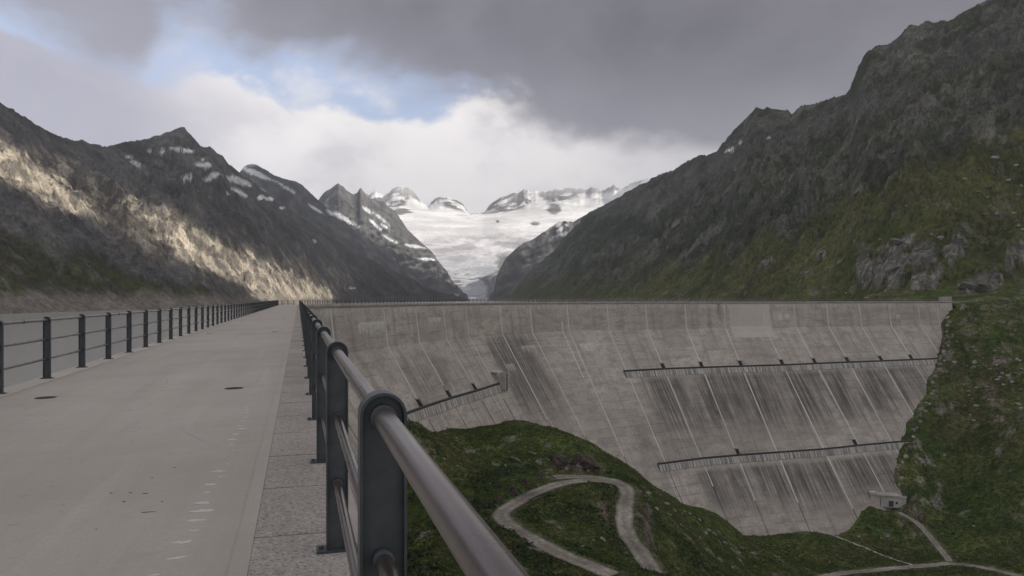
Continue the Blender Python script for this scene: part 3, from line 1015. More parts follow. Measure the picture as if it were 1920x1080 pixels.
def col_r2(X, Y, Z, px, py, t, s):
    m = fbm(X / 60, Y / 60, 5, 0.6, 91)
    c = lerp3((0.10, 0.096, 0.095), (0.17, 0.16, 0.155), sstep(-0.4, 0.5, m))
    c = lerp3(c, (0.74, 0.74, 0.76), sstep(0.1, 0.4, m + 0.25) * sstep(455, 425, py) * sstep(1075, 1055, px) * 0.9)
    return c


mountain('right_moraine_ridge', [(915, 558, 3350), (926, 545, 3400), (932, 515, 3450), (948, 484, 3550), (972, 462, 3650), (1000, 446, 3750), (1025, 432, 3800), (1050, 414, 3850), (1075, 416, 3850), (1095, 404, 3900), (1112, 398, 3950),
         (1150, 383, 4000), (1190, 364, 4100), (1232, 345, 4200), (1300, 335, 4200)],
         [(915, 3250, -9), (1300, 3400, 0)], M_far, col_r2, (918, 1300), 240, 90, 1.0, 0.07, 420, 93, 1.6, axis=0.3)

F_sky = [(560, 400, 7200), (640, 380, 7300), (690, 362, 7400), (704, 360, 7400), (716, 364, 7400), (728, 362, 7400), (736, 353, 7400), (744, 350, 7400), (752, 347, 7400), (766, 351, 7400), (778, 362, 7400), (790, 376, 7400),
         (803, 381, 7450), (814, 369, 7450), (826, 364, 7450), (845, 372, 7450), (862, 378, 7450), (880, 396, 7500), (900, 403, 7500), (909, 397, 7500), (918, 383, 7400), (940, 369, 7300), (962, 362, 7250),
         (990, 354, 7200), (1020, 357, 7200), (1060, 352, 7200), (1100, 353, 7100), (1130, 350, 7000), (1152, 348, 6800), (1166, 350, 6600), (1182, 343, 6400), (1204, 337, 6200), (1242, 325, 6000), (1300, 305, 6000), (1420, 270, 6000)]


def pre_far(Pm, Y, up, z0, z1, y1):
    tq = np.interp(Y, [3250, 3500, 4300, 4700, 5200, 5900, 6400], [-0.004, 0.006, 0.054, 0.072, 0.094, 0.108, 0.113])
    tsky = (z1 - ZC) / y1
    q = tq * Y
    f = sstep(5800, 1.0, Y)
    k = np.clip((Y - (y1 - 1000)) / 1000, 0, 1)
    side = np.abs(Pm - 905) / 300
    z = q * (1 + 0.10 * side)
    return np.minimum(z, tsky * Y) * (1 - k ** 1.6) + tsky * Y * k ** 1.6


def col_far(X, Y, Z, px, py, t, s):
    m = fbm(X / 170, Y / 170, 5, 0.6, 101)
    n = fbm(X / 500, Y / 500, 4, 0.55, 102)
    snow = np.zeros(px.shape + (3,)) + np.array((0.90, 0.89, 0.90))
    ice = lerp3((0.48, 0.465, 0.49), (0.74, 0.715, 0.735), sstep(-0.35, 0.35, m))
    c = lerp3(snow, ice, sstep(425, 462, py + 12 * n))
    tongue = lerp3((0.44, 0.45, 0.48), (0.58, 0.585, 0.61), sstep(-0.3, 0.3, m))
    c = lerp3(c, tongue, sstep(460, 500, py + 8 * m))
    # medial moraines curve down the right half of the tongue
    for k, (off, wd) in enumerate(((0, 7), (22, 5), (44, 6), (66, 7))):
        cx = below([(474, 940 + off * 1.2), (490, 945 + off), (505, 938 + off * .8), (520, 905 + off * .7), (540, 915 + off * .5), (560, 925 + off * .4)], py)
        c = lerp3(c, (0.13, 0.125, 0.125), sstep(1.5, 0.4, np.abs(px - cx + 8 * m) / wd) * sstep(470, 484, py) * 0.8)
    rockc = lerp3((0.15, 0.135, 0.135), (0.27, 0.24, 0.235), sstep(-0.3, 0.4, m))
    rockc = lerp3(rockc, (0.52, 0.50, 0.51), sstep(378, 352, py + 8 * m) * 0.75)  # haze veil painted in: rock paled towards the skyline
    pk = sstep(5, -5, py - below([(560, 430), (690, 392), (735, 388), (748, 384), (770, 372), (795, 378), (805, 383), (830, 384), (860, 398), (880, 404), (900, 402), (916, 401), (950, 396), (965, 391), (985, 389), (1000, 380), (1035, 372), (1040, 384),
                                     (1060, 380), (1090, 372), (1120, 368), (1140, 362), (1165, 352), (1420, 272)], px) + 9 * n)
    c = lerp3(c, rockc, pk * sstep(0.33, -0.02, m + 0.05))
    for sx, sy, rx, ry in ((1038, 391, 12, 11), (933, 415, 2.5, 2.5), (1055, 372, 8, 4), (752, 397, 20, 5), (1005, 419, 9, 4)):
        c = lerp3(c, rockc, sstep(1.3, 0.7, np.hypot((px - sx) / rx, (py - sy) / ry) + 0.4 * m))
    side = sstep(0, 18, below([(560, 400), (690, 400), (760, 440), (800, 468), (830, 500), (870, 556)], px) * 0 + np.maximum(below([(360, 620), (410, 700), (440, 738), (480, 800), (520, 832), (560, 870)], py) - px, 0))
    c = lerp3(c, (0.16, 0.155, 0.155), side * sstep(412, 420, py) * 0.8)
    return c


mountain('glacier_and_far_peaks', F_sky, [(560, 3250, -9), (1420, 3250, -9)], M_far, col_far, (600, 1400), 420, 260, 1.0, 0.02, 600, 97, 4.5, axis=0.0, back=0.06, pre=pre_far,
         ampf=lambda up: 0.003 + 0.05 * sstep(0.78, 0.95, up))

# lake bed side of the dam is hidden: one water sheet bounded by the dam
lake_edge = [tuple(crest(i, -CREST_W - 0.15, -8.0)) for i in range(NS)]
last = lake_edge[-1]
lk = [(x, y, z) for x, y, z in lake_edge] + [(last[0] + 60, last[1] + 40, -8), (900, 1500, -8), (700, 4200, -8), (-1600, 4200, -8), (-2400, 600, -8), (-1500, -900, -8), (60, -900, -8), (24, -120, -8)]
lake = mesh_obj('lake_water', lk, [tuple(range(len(lk)))], M_water)
tag(lake, kind='structure')

# ================================================================== DAM
dam = empty('dam', tuple(face(IDX_BEND + 10, 86)))
bpy.context.view_layer.update()
tag(dam, 'tall pale concrete gravity dam with stained sloping face bending across the valley', 'dam')


def adopt(o, p):
    o.parent = p
    o.matrix_parent_inverse = Matrix.Translation(p.location).inverted()
    return o


_ef = sorted((e[0], e[1]) for e in edge_pts[4:])
_ef = np.array(_ef)
HMAX = [100.0 if i + 1 < _ef[0, 0] else float(np.clip(np.interp(i + 0.5, _ef[:, 0], _ef[:, 1]) + 16, 14, 100)) for i in range(NS)]
HFULL = [0.9, 3, 6, 9, 12, 15, 18, 22, 26, 30, 35, 40, 46, 52, 58, 64, 70, 76, 82, 88, 94, 100]
for i in range(NS - 1):
    v, uv, f = [], [], []
    e = 0.04 / seg_len[i]
    cols = [i + e, i + 0.25, i + 0.5, i + 0.75, i + 1 - e]
    HLEV = [h for h in HFULL if h < HMAX[i]] + [HMAX[i]]
    for h in HLEV:
        for c in cols:
            p = face(c, h)
            v.append(p)
            uv.append((ust[i] + (c - i) * seg_len[i], h))
    nc = len(cols)
    for a in range(len(HLEV) - 1):
        for b in range(nc - 1):
            k = a * nc + b
            f.append((k, k + nc, k + nc + 1, k + 1))
    # back, sides and top close the block; upstream face is vertical
    nb = len(v)
    for h in HLEV:
        for c in (cols[0], cols[-1]):
            q = crest(c, -CREST_W - 0.1)
            v.append((q.x, q.y, -h))
            uv.append((ust[i] + (c - i) * seg_len[i] + 300, h))
    for a in range(len(HLEV) - 1):
        l0, l1 = a * nc, (a + 1) * nc
        b0, b1 = nb + a * 2, nb + (a + 1) * 2
        f += [(l0, b0, b1, l1), (l0 + nc - 1, l1 + nc - 1, b1 + 1, b0 + 1), (b0, b0 + 1, b1 + 1, b1)]
    f.append(tuple(range(nc)) + (nb + 1, nb))
    adopt(mesh_obj('dam_block', v, f, M_dam, None, False, uv), dam)


def strip_on_face(name, fi, h0, h1, wdt, mat, proud=0.05, wob=0.0, parent=dam):
    i0 = int(round(fi))
    hs = sorted(set([h0, h1] + [h for h in HFULL if h0 < h < h1] + ([12.0] if h0 < 12 < h1 else [])))
    v, f = [], []
    for h in hs:
        ww = wdt * (0.85 + 0.5 * abs(perlin(np.array([h * 0.35]), np.array([fi * 3.1]))[0]))
        for s, pr in ((-0.5, -0.25), (-0.5, proud), (0.5, proud), (0.5, -0.25)):
            ci = int(min(max(math.floor(fi + s * 0.01), 0), NS - 2))
            du = s * ww / seg_len[ci]
            v.append(face(min(max(fi + du, 0), NS - 1.0001), h, pr))
    for k in range(len(hs) - 1):
        a, b = k * 4, k * 4 + 4
        for j in range(3):
            f.append((a + j, b + j, b + j + 1, a + j + 1))
    f += [(0, 1, 2, 3), tuple(range(len(v) - 1, len(v) - 5, -1))]
    return adopt(mesh_obj(name, v, f, mat), parent)


M_joint = concrete('limed_joint', (0.56, 0.535, 0.505), (0.44, 0.415, 0.385), (0.63, 0.61, 0.58), 0.25)
# pale, limed expansion joints that turn into dark open joints lower down
for i in range(IDX_BEND - 3, NS - 1):
    hm = float(np.interp(ust[i], [-60, 0, 100, 130, 170, 230, 300, 330, 400], [28, 28, 29, 46, 62, 78, 78, 50, 34])) + rng.uniform(-4, 4)
    if 330 < ust[i] and i < NS - 2:
        hm = 40
    hl = min(HMAX[i], HMAX[max(i - 1, 0)]) - 1
    strip_on_face('joint_strip', i, 1.0, min(hm, hl - 2), 0.66, M_joint, 0.05)
    strip_on_face('open_joint', i, min(hm, hl - 2), hl, 0.3, M_dark, 0.03)
# secondary hairline joints
for fi, h0, h1, wd in ((IDX_BEND + 7.82, 8, 30, 0.6), (IDX_BEND + 5.5, 30, 60, 0.22), (IDX_BEND + 4.5, 31, 60, 0.22), (IDX_BEND + 3.5, 31, 60, 0.22), (IDX_BEND + 2.5, 31, 60, 0.22)):
    strip_on_face('joint_strip', fi, h0, h1, wd, M_lime if wd > 0.5 else M_pipe, 0.045)


def ledge(fi0, fi1, h, name, mat, top, thick, proud, n=60, dz=0.0):
    v, uv, f = [], [], []
    fis = np.linspace(fi0, fi1, n)
    for fi in fis:
        i, fr_ = cpos(fi)
        a = face(fi, h + top, proud)
        b = face(fi, h + top, -0.5)
        c = face(fi, h + top + thick, -0.5)
        d = a.copy()
        d[2] = -(h + top + thick)
        if (c[0] - d[0]) * nrm[i][0] + (c[1] - d[1]) * nrm[i][1] > 0:
            d[:2] = c[:2] + nrm[i] * 0.7
        v += [b, a, d, c]
        u = ust[i] + fr_ * seg_len[i]
        uv += [(u, 0), (u, 1), (u, 3), (u, 4)]
    for k in range(n - 1):
        p, q = k * 4, k * 4 + 4
        for j in range(4):
            f.append((p + j, q + j, q + (j + 1) % 4, p + (j + 1) % 4))
    f += [(0, 1, 2, 3), tuple(range(len(v) - 1, len(v) - 5, -1))]
    return adopt(mesh_obj(name, v, f, mat, None, False, uv), dam)


def pixel_fi(px, py):
    a = face_at_pixel(px, py)
    return a[0], a[1]


UP_L1 = pixel_fi(941, 712)[0]
UP_R0 = pixel_fi(1166, 690)[0]
LO_R0, LO_H = pixel_fi(1228, 862)
LO_R1 = pixel_fi(1702, 816)[0]
END_R = pixel_fi(1758, 667)[0]
BH, BL_H = 28.6, 61.5
for nm, a, b, h in (('upper_walkway', IDX_BEND + 0.6, UP_L1, BH), ('upper_walkway', UP_R0, END_R, BH), ('lower_walkway', LO_R0, LO_R1, BL_H)):
    n = max(8, int((b - a) * 6))
    ledge(a, b, h, 'walkway_ledge', M_fascia, 0.0, 2.3, 0.9, n)
    m = MB()
    m.tube([Vector(face(fi, h - 0.42, 0.55)) for fi in np.linspace(a, b, n)], 0.34, 8)
    adopt(m.build('drain_pipe', M_pipe, None, True), dam)


def niche(fi, h, wd=1.5, ht=2.1):
    """small dark access opening with a concrete surround"""
    i, fr_ = cpos(fi)
    fw, ht2 = wd / 2 / seg_len[i], ht
    m = MB()
    fl = [max(fi - fw, 0), fi + fw]
    c = [face(fl[0], h, 0.5), face(fl[1], h, 0.5), face(fl[1], h, -0.6), face(fl[0], h, -0.6)]
    d = [p.copy() for p in (face(fl[0], h - ht2, 0.3), face(fl[1], h - ht2, 0.3), face(fl[1], h - ht2, -0.6), face(fl[0], h - ht2, -0.6))]
    m.hexa([Vector(p) for p in c + d])
    o = adopt(m.build('access_opening', M_dark), dam)
    m = MB()
    c = [face(fl[0] - fw * .3, h - ht2, 0.62), face(fl[1] + fw * .3, h - ht2, 0.62), face(fl[1] + fw * .3, h - ht2, -0.5), face(fl[0] - fw * .3, h - ht2, -0.5)]
    d = [p + np.array((0, 0, 0.35)) for p in c]
    m.hexa([Vector(p) for p in c + d])
    s = m.build('lintel', M_lip)
    s.parent = o
    s.matrix_parent_inverse = o.matrix_world.inverted()
    s.matrix_parent_inverse = Matrix.Identity(4)
    return o


for i in range(IDX_BEND + 2, IDX_BEND + 5):
    niche(i, BH - 0.4)
for i in range(IDX_BEND + 10, NS - 2):
    niche(i, BH - 0.4)
niche(pixel_fi(1378, 836)[0], BL_H - 0.4)
niche(pixel_fi(1595, 815)[0], BL_H - 0.4)

# stair head where the left walkway stops
fi, h = pixel_fi(938, 722)
m = MB()
for s in (-1.4, 0.6):
    c = [Vector(face(fi + (s + a) / 20, h + 1.6, b)) for a, b in ((0, 1.6), (0.8, 1.6), (0.8, -0.4), (0, -0.4))]
    m.hexa(c + [p + Vector((0, 0, 6.0)) for p in c])
adopt(m.build('stair_pier', M_lip), dam)
m = MB()
c = [Vector(face(fi - 0.6 / 20, h + 1.4, 1.1)), Vector(face(fi + 0.6 / 20, h + 1.4, 1.1)), Vector(face(fi + 0.6 / 20, h + 1.4, -0.4)), Vector(face(fi - 0.6 / 20, h + 1.4, -0.4))]
m.hexa(c + [p + Vector((0, 0, 5.2)) for p in c])
adopt(m.build('stair_shaft', M_dark), dam)
m = MB()
c = [Vector(face(fi + a / 20, h - 4.4, b)) for a, b in ((-1.7, 2.6), (1.6, 2.6), (1.6, -0.6), (-1.7, -0.6))]
m.hexa(c + [p + Vector((0, 0, 0.5)) for p in c])
adopt(m.build('stair_roof', M_lime), dam)


def patch(name, corners, mat, proud, irregular=0.0, label=None):
    """repair or lime patch on the face, given by two photo corners (top-left, bottom-right)"""
    (x0, y0), (x1, y1) = corners
    a, h0 = pixel_fi(x0, y0)
    b, _ = pixel_fi(x1, y0)
    h1 = pixel_fi((x0 + x1) / 2, y1)[1]
    nx, ny = 14, 6
    v, f = [], []
    for r in range(ny + 1):
        for k in range(nx + 1):
            fr_ = k / nx
            hb = h1 - irregular * (h1 - h0) * (0.5 + 0.5 * math.sin(k * 2.3 + x0)) * (0.6 + 0.4 * math.sin(k * 5.1))
            v.append(face(a + (b - a) * fr_, h0 + (hb - h0) * r / ny, proud))
    for r in range(ny):
        for k in range(nx):
            p = r * (nx + 1) + k
            f.append((p, p + nx + 1, p + nx + 2, p + 1))
    # skirt back into the wall
    rim = [k for k in range(nx + 1)] + [r * (nx + 1) + nx for r in range(1, ny + 1)] + [ny * (nx + 1) + k for k in range(nx - 1, -1, -1)] + [r * (nx + 1) for r in range(ny - 1, 0, -1)]
    nb = len(v)
    for k in rim:
        p = np.array(v[k])
        i = cpos(a)[0]
        v.append((p[0] - nrm[i][0] * 0.3, p[1] - nrm[i][1] * 0.3, p[2]))
    for j in range(len(rim)):
        f.append((rim[j], rim[(j + 1) % len(rim)], nb + (j + 1) % len(rim), nb + j))
    o = adopt(mesh_obj(name, v, f, mat), dam)
    if label:
        o['label'] = label
    return o


M_patch = concrete('repair_concrete', (0.52, 0.478, 0.432), (0.44, 0.402, 0.362), (0.56, 0.52, 0.475), 0.15)
patch('repair_panel', ((1366, 570), (1441, 632)), M_patch, 0.03, 0, 'large pale repaired panel below the crest')
# cornice, deck and edge slabs ------------------------------------------------
road = mesh_obj('crest_road', *(lambda V, F: (V, F))(
    [p for i in range(NS) for p in (crest(i, EDGE - 0.03, -0.30), crest(i, EDGE - 0.03, -0.006), crest(i, -CREST_W - 0.12, -0.14), crest(i, -CREST_W - 0.12, -0.30))],
    [(i * 4 + j, i * 4 + 4 + j, i * 4 + 4 + (j + 1) % 4, i * 4 + (j + 1) % 4) for i in range(NS - 1) for j in range(4)] + [(3, 2, 1, 0), tuple(NS * 4 - 4 + k for k in range(4))]), M_seam)
tag(road, kind='structure')


def prism_along(fi0, fi1, prof, n=2):
    """prof: list of (offset, z) ccw"""
    m = MB()
    v, k = [], len(prof)
    fis = np.linspace(fi0, fi1, n)
    for fi in fis:
        v += [crest(fi, o, z) for o, z in prof]
    f = [(r * k + j, (r + 1) * k + j, (r + 1) * k + (j + 1) % k, r * k + (j + 1) % k) for r in range(n - 1) for j in range(k)]
    f += [tuple(range(k))[::-1], tuple((n - 1) * k + j for j in range(k))]
    m.add(v, f)
    return m


def zdeck(o):
    return -0.09 * max(0.0, -o) / CREST_W


for i in range(NS - 1):
    g = 0.009 / seg_len[i]
    o0, o1 = -0.525, -CREST_W + 0.20
    prism_along(i + g, i + 1 - g, [(o0, -0.08), (o0, zdeck(o0)), (o1, zdeck(o1)), (o1, -0.2)][::-1]).build('deck_slab', M_deck, road)
    # lighter strip carrying the upstream rail, and the overhanging lip on the valley side
    prism_along(i + g, i + 1 - g, [(o1 - 0.012, -0.2), (o1 - 0.012, zdeck(o1) + 0.004), (-CREST_W - 0.22, zdeck(-CREST_W)), (-CREST_W - 0.22, -0.45)][::-1]).build('upstream_kerb', M_seam, road)
    ov = 0.06 if i < IDX_BEND else 0.36
    prism_along(i + g, i + 1 - g, [(EDGE + ov, -0.45), (EDGE + ov, -0.02), (EDGE + 0.004, -0.005), (EDGE + 0.004, -0.9), (EDGE + 0.03, -0.9)][::-1]).build('crest_lip', M_lip, road)
    prism_along(i + g, i + 1 - g, [(-0.433, -0.08), (-0.433, 0.001), (-0.523, 0.001), (-0.523, -0.08)][::-1]).build('mortar_seam', M_deck, road)
    if -S_END - 10 < ust[i] < 60:
        m_ = prism_along(i - 0.03 / seg_len[max(i - 1, 0)], i + 0.03 / seg_len[i], [(o0 - 0.02, -0.05), (o0 - 0.02, zdeck(o0) + 0.0025), (o1 + 0.02, zdeck(o1) + 0.0025), (o1 + 0.02, -0.15)][::-1], 3)
        m_.build('joint_filler', M_seam, road)
    # lengthwise edge slabs of washed aggregate
    L = 1.13
    nsl = max(1, int(round(seg_len[i] / L)))
    if i >= IDX_BEND:
        nsl = max(1, nsl // 4)
    if i < 2:
        nsl = 4
    for k in range(nsl):
        a, b = i + k / nsl, i + (k + 1) / nsl
        gg = 0.012 / seg_len[i]
        dz = random.uniform(-0.002, 0.002)
        prism_along(a + gg, b - gg, [(EDGE - 0.002, -0.08), (EDGE - 0.002, dz), (-0.431, dz), (-0.431, -0.08)][::-1]).build('edge_slab', M_edge, road)

# round drain covers at the first joints, lime drips and small litter marks
def disc(c, rx, ry, z0, z1, n=18, rot=0.0, irr=0.0):
    m = MB()
    r = [1 + irr * random.uniform(-1, 1) for _ in range(n)]
    p = []
    for k in range(n):
        a = 2 * math.pi * k / n
        x, y = rx * r[k] * math.cos(a), ry * r[k] * math.sin(a)
        p.append((c[0] + x * math.cos(rot) - y * math.sin(rot), c[1] + x * math.sin(rot) + y * math.cos(rot)))
    m.add([(x, y, z0) for x, y in p] + [(x, y, z1) for x, y in p], [tuple(range(n))[::-1], tuple(range(n, 2 * n))] + [(k, (k + 1) % n, n + (k + 1) % n, n + k) for k in range(n)])
    return m


for s in (12.0, 32.0, 52.0):
    for o in (-1.12, -3.62):
        fi = fi_of_u(s - S_END)
        c = crest(fi, o)
        z = zdeck(o)
        dc = disc(c, 0.125, 0.125, z - 0.01, z + 0.004).build('drain_cover', M_dark, road)
        disc(c, 0.145, 0.145, z - 0.01, z + 0.0025).build('cover_frame', M_pipe, dc)
road_ang = math.atan2(D1[1], D1[0])
s = 3.3
for k in range(46):
    o = -0.78 + random.uniform(-0.035, 0.035) - (0.06 if k < 6 else 0)
    c = crest(fi_of_u(s - S_END), o)
    z = zdeck(o)
    big = 1.0 if random.random() > 0.3 else 0.55
    disc(c, random.uniform(0.014, 0.034) * big, random.uniform(0.03, 0.06) * big, z - 0.003, z + 0.0022, 14, road_ang, 0.45).build('lime_drip', M_drip, road)
    s += random.uniform(0.16, 0.30) * (1 + k * 0.012)
for px, py, rx, ry in ((208, 929, 0.02, 0.012), (245, 929, 0.02, 0.01), (272, 931, 0.03, 0.014), (232, 946, 0.02, 0.02), (304, 947, 0.015, 0.012), (280, 967, 0.10, 0.007), (327, 882, 0.02, 0.01), (285, 901, 0.015, 0.01), (180, 998, 0.01, 0.008)):
    d = FPX * 1.37 / (py - HY)
    q = W(px, py, d)
    o = -((P0 + D1 * 0 - q[:2]) @ np.array([D1[1], -D1[0]]))
    disc((q[0], q[1]), rx * 0.5, ry * 0.5, zdeck(o) - 0.003, zdeck(o) + 0.0025, 9, 0.2, 0.35).build('dark_speck', M_pipe, road)

# ================================================================== GUARD RAILS
PH, PW = 1.10, 0.056          # post height, half width


def post_mesh():
    """inverted U of flat bar with a recessed web: x across the walkway, y along the rail"""
    m = MB()
    dep, th = 0.034, 0.007
    zc = PH - PW
    outer = [(-PW, 0.012)] + [(-PW, 0.5)] + [(PW * math.cos(math.pi - a), zc + PW * math.sin(a)) for a in np.linspace(0, math.pi, 13)] + [(PW, 0.5), (PW, 0.012)]
    r = PW - th
    inner = [(-r, 0.012)] + [(-r, 0.5)] + [(r * math.cos(math.pi - a), zc + r * math.sin(a)) for a in np.linspace(0, math.pi, 13)] + [(r, 0.5), (r, 0.012)]
    n = len(outer)
    v = [(x, -dep, z) for x, z in outer] + [(x, dep, z) for x, z in outer] + [(x, -dep, z) for x, z in inner] + [(x, dep, z) for x, z in inner]
    f = []
    for k in range(n - 1):
        f += [(k, k + 1, n + k + 1, n + k), (2 * n + k, 3 * n + k, 3 * n + k + 1, 2 * n + k + 1), (k, 2 * n + k, 2 * n + k + 1, k + 1), (n + k, n + k + 1, 3 * n + k + 1, 3 * n + k)]
    m.add(v, f)
    wy = 0.012
    web = [(x, z) for x, z in inner]
    k = len(web)
    m.add([(x * 1.02, -wy, z) for x, z in web] + [(x * 1.02, wy, z) for x, z in web], [tuple(range(k)), tuple(range(2 * k - 1, k - 1, -1))])
    me = bpy.data.meshes.new('post')
    me.from_pydata(m.v, [], m.f)
    me.materials.append(M_post)
    me.update()
    return me


def plate_mesh():
    m = MB()
    m.box((0, 0, 0.006), (0.21, 0.11, 0.012))
    for x in (-0.082, 0.082):
        m.tube([(x, 0, 0.012), (x, 0, 0.026)], 0.012, 6)
    me = bpy.data.meshes.new('base_plate')
    me.from_pydata(m.v, [], m.f)
    me.materials.append(M_post)
    me.update()
    return me


POST, PLATE = post_mesh(), plate_mesh()


def guard_rail(label, o, u0, u1, first, spacing, zb, plates=True, group=None, near=False):
    th = empty('guard_rail', tuple(crest(fi_of_u(u0), o, zb)))
    tag(th, label, 'railing', group)
    inv = Matrix.Translation(th.location).inverted()
    us, u = [], first
    while u - spacing > u0:
        u -= spacing
    while u < u1:
        us.append(u)
        u += spacing
    for u in us:
        fi = fi_of_u(u)
        i = cpos(fi)[0]
        p = bpy.data.objects.new('post', POST)
        COL.objects.link(p)
        p.parent = th
        p.matrix_parent_inverse = inv
        p.location = crest(fi, o, zb)
        p.rotation_euler = (0, 0, math.atan2(segd[i][1], segd[i][0]) - math.pi / 2)
        if plates:
            b = bpy.data.objects.new('base_plate', PLATE)
            COL.objects.link(b)
            b.parent = p
    # rails follow every bend
    fis = sorted([fi_of_u(u0), fi_of_u(u1)] + [float(i) for i in range(NS) if u0 < ust[i] < u1])
    if near:
        fis = sorted(fis + [fi_of_u(x) for x in np.arange(u0 + 2, u1, 2.0)])
    for nm, z, r, mt in (('top_rail', PH - PW - 0.004, 0.0265, M_rail), ('middle_rail', 0.70, 0.021, M_rail2), ('bottom_rail', 0.355, 0.021, M_rail2)):
        m = MB()
        m.tube([crest(fi, o, zb + z) for fi in fis], r, 20 if near else 8)
        b = m.build(nm, mt, th, True)
        b.matrix_parent_inverse = inv
        if near and nm == 'top_rail':
            for u in us[1::3]:
                if -172 < u < -120:
                    m = MB()
                    uu = u - spacing * 0.55
                    m.tube([crest(fi_of_u(uu), o, zb + z), crest(fi_of_u(uu + 0.03), o, zb + z)], r + 0.006, 16)
                    q = m.build('coupling', M_post, th, True)
                    q.matrix_parent_inverse = inv
        if near:
            for u in us:
                if -172 < u < -140:
                    m = MB()
                    m.tube([crest(fi_of_u(u - 0.05), o, zb + z), crest(fi_of_u(u + 0.02), o, zb + z)], r + 0.005, 16)
                    q = m.build('rail_sleeve', M_post, b, True)
                    q.matrix_parent_inverse = Matrix.Identity(4)
    return th


SP = 2.215
guard_rail('nearest slate blue guard rail with brown tubes on the valley edge of the road', 0.0, -S_END - 9, -0.6, 1.893 - S_END, SP, 0.0, near=True)
guard_rail('long slate blue guard rail on the lake side of the road, left', -CREST_W, -S_END - 9, -0.6, 15.0 - S_END, SP, zdeck(-CREST_W), near=True)
guard_rail('distant guard rail along the valley edge of the far crest, above the stained dam face', 0.0, 0.4, ust[-1] - 1.0, 1.2, SP, 0.0, plates=False)
guard_rail('distant guard rail on the lake edge of the far crest, behind the other far rail', -CREST_W, 0.4, ust[-1] - 1.0, 1.2, SP, zdeck(-CREST_W), plates=False)

# ================================================================== SERVICE ROAD, TRACKS
def ribbon(name, P, zz, hw, mat, lift, edge=0.0, kind='structure'):
    v, f, cl = [], [], []
    n = len(P)
    t = np.gradient(P, axis=0)
    t /= np.linalg.norm(t, axis=1)[:, None]
    nn = np.column_stack([t[:, 1], -t[:, 0]])
    for k in range(n):
        a = hw + edge * fbm(np.array([k * 0.21]), np.array([3.0]), 3)[0]
        b = hw + edge * fbm(np.array([k * 0.21]), np.array([13.0]), 3)[0]
        for s in (-a, -a * 0.62, 0, b * 0.62, b):
            q = P[k] + nn[k] * s
            v.append((q[0], q[1], zz[k] + lift - 0.02 * abs(s)))
        w_ = 1 + 0.35 * fbm(np.array([k * 0.09]), np.array([hw * 7.0]), 3)[0]
        cl += [np.array(c_) * w_ for c_ in ((0.095, 0.095, 0.062), (0.25, 0.226, 0.20), (0.185, 0.168, 0.145), (0.25, 0.226, 0.20), (0.095, 0.095, 0.062), (0.09, 0.085, 0.06), (0.09, 0.085, 0.06))]
        for s in (-a, b):
            q = P[k] + nn[k] * s * 1.02
            v.append((q[0], q[1], zz[k] + lift - 0.7))
    for k in range(n - 1):
        a, b = k * 7, k * 7 + 7
        for j in range(4):
            f.append((a + j, a + j + 1, b + j + 1, b + j))
        f += [(a + 5, a, b, b + 5), (a + 4, a + 6, b + 6, b + 4)]
    o = mesh_obj(name, v, f, mat, colr=np.array(cl))
    if kind:
        o['kind'] = kind
    return o


ribbon('service_road', road_xy, ways[1][1], 2.0, M_road, 0.10, 0.3)
ribbon('service_road_spur', spur_xy, ways[0][1], 2.3, M_road, 0.06, 0.5)
ribbon('gravel_track', track_a, ways[2][1], 1.3, M_road, 0.03, 0.35)
ribbon('gravel_track', track_b, ways[3][1], 1.6, M_road, 0.06, 0.4)
ch = dense(ground_px([(1552, 1000), (1585, 1013), (1630, 1031), (1680, 1051), (1716, 1063)]), 1.0)


def ground_z(x, y):
    h = BV.ray_cast(Vector((x, y, 300)), Vector((0, 0, -1)))
    return h[0].z if h[0] else float(tps(x, y))


o = ribbon('drainage_channel', ch, np.array([ground_z(*p) for p in ch]), 0.42, M_hut, 0.16, 0.12, kind=None)
tag(o, 'narrow pale concrete drainage channel crossing the meadow at the dam foot', 'channel')

# ================================================================== BUILDINGS
hx = W(1664, 944, 301)
hut = empty('gate_house', (hx[0], hx[1], hx[2] - 1.0))
hut.rotation_euler = (0, 0, R(-12))
tag(hut, 'small flat-roofed concrete gate house against the foot of the dam', 'building')


def hut_part(name, boxes, mat, parent):
    m = MB()
    for c, s in boxes:
        m.box(c, s)
    return m.build(name, mat, parent)


hut_part('wall', [((-0.5, 2.5, 1.6), (12.0, 4.6, 4.4)), ((-5.2, 2.6, 2.2), (2.6, 5.2, 5.6))], M_hut, hut)
hut_part('wing_wall', [((6.4, 1.4, 1.7), (1.8, 0.5, 3.4)), ((4.6, 0.06, 3.85), (5.2, 0.3, 0.5))], M_hut, hut)
hut_part('roof', [((-0.9, 2.6, 4.05), (11.5, 5.6, 0.4))], M_lip, hut)
d = hut_part('door', [((1.4, 0.17, 0.9), (1.7, 0.12, 2.3))], M_wood, hut)
hut_part('door_frame', [((0.46, 0.14, 0.9), (0.16, 0.18, 2.5)), ((2.34, 0.14, 0.9), (0.16, 0.18, 2.5)), ((1.4, 0.14, 2.14), (2.04, 0.18, 0.16))], M_lip, d)
hut_part('handle', [((2.0, 0.06, 0.9), (0.06, 0.1, 0.25))], M_rail, d)
hut_part('window', [((3.5, 0.17, 1.3), (0.7, 0.1, 0.9))], M_dark, hut)
hut_part('drain_groove', [((-2.6, 0.18, 1.4), (0.18, 0.1, 3.6))], M_dark, hut)

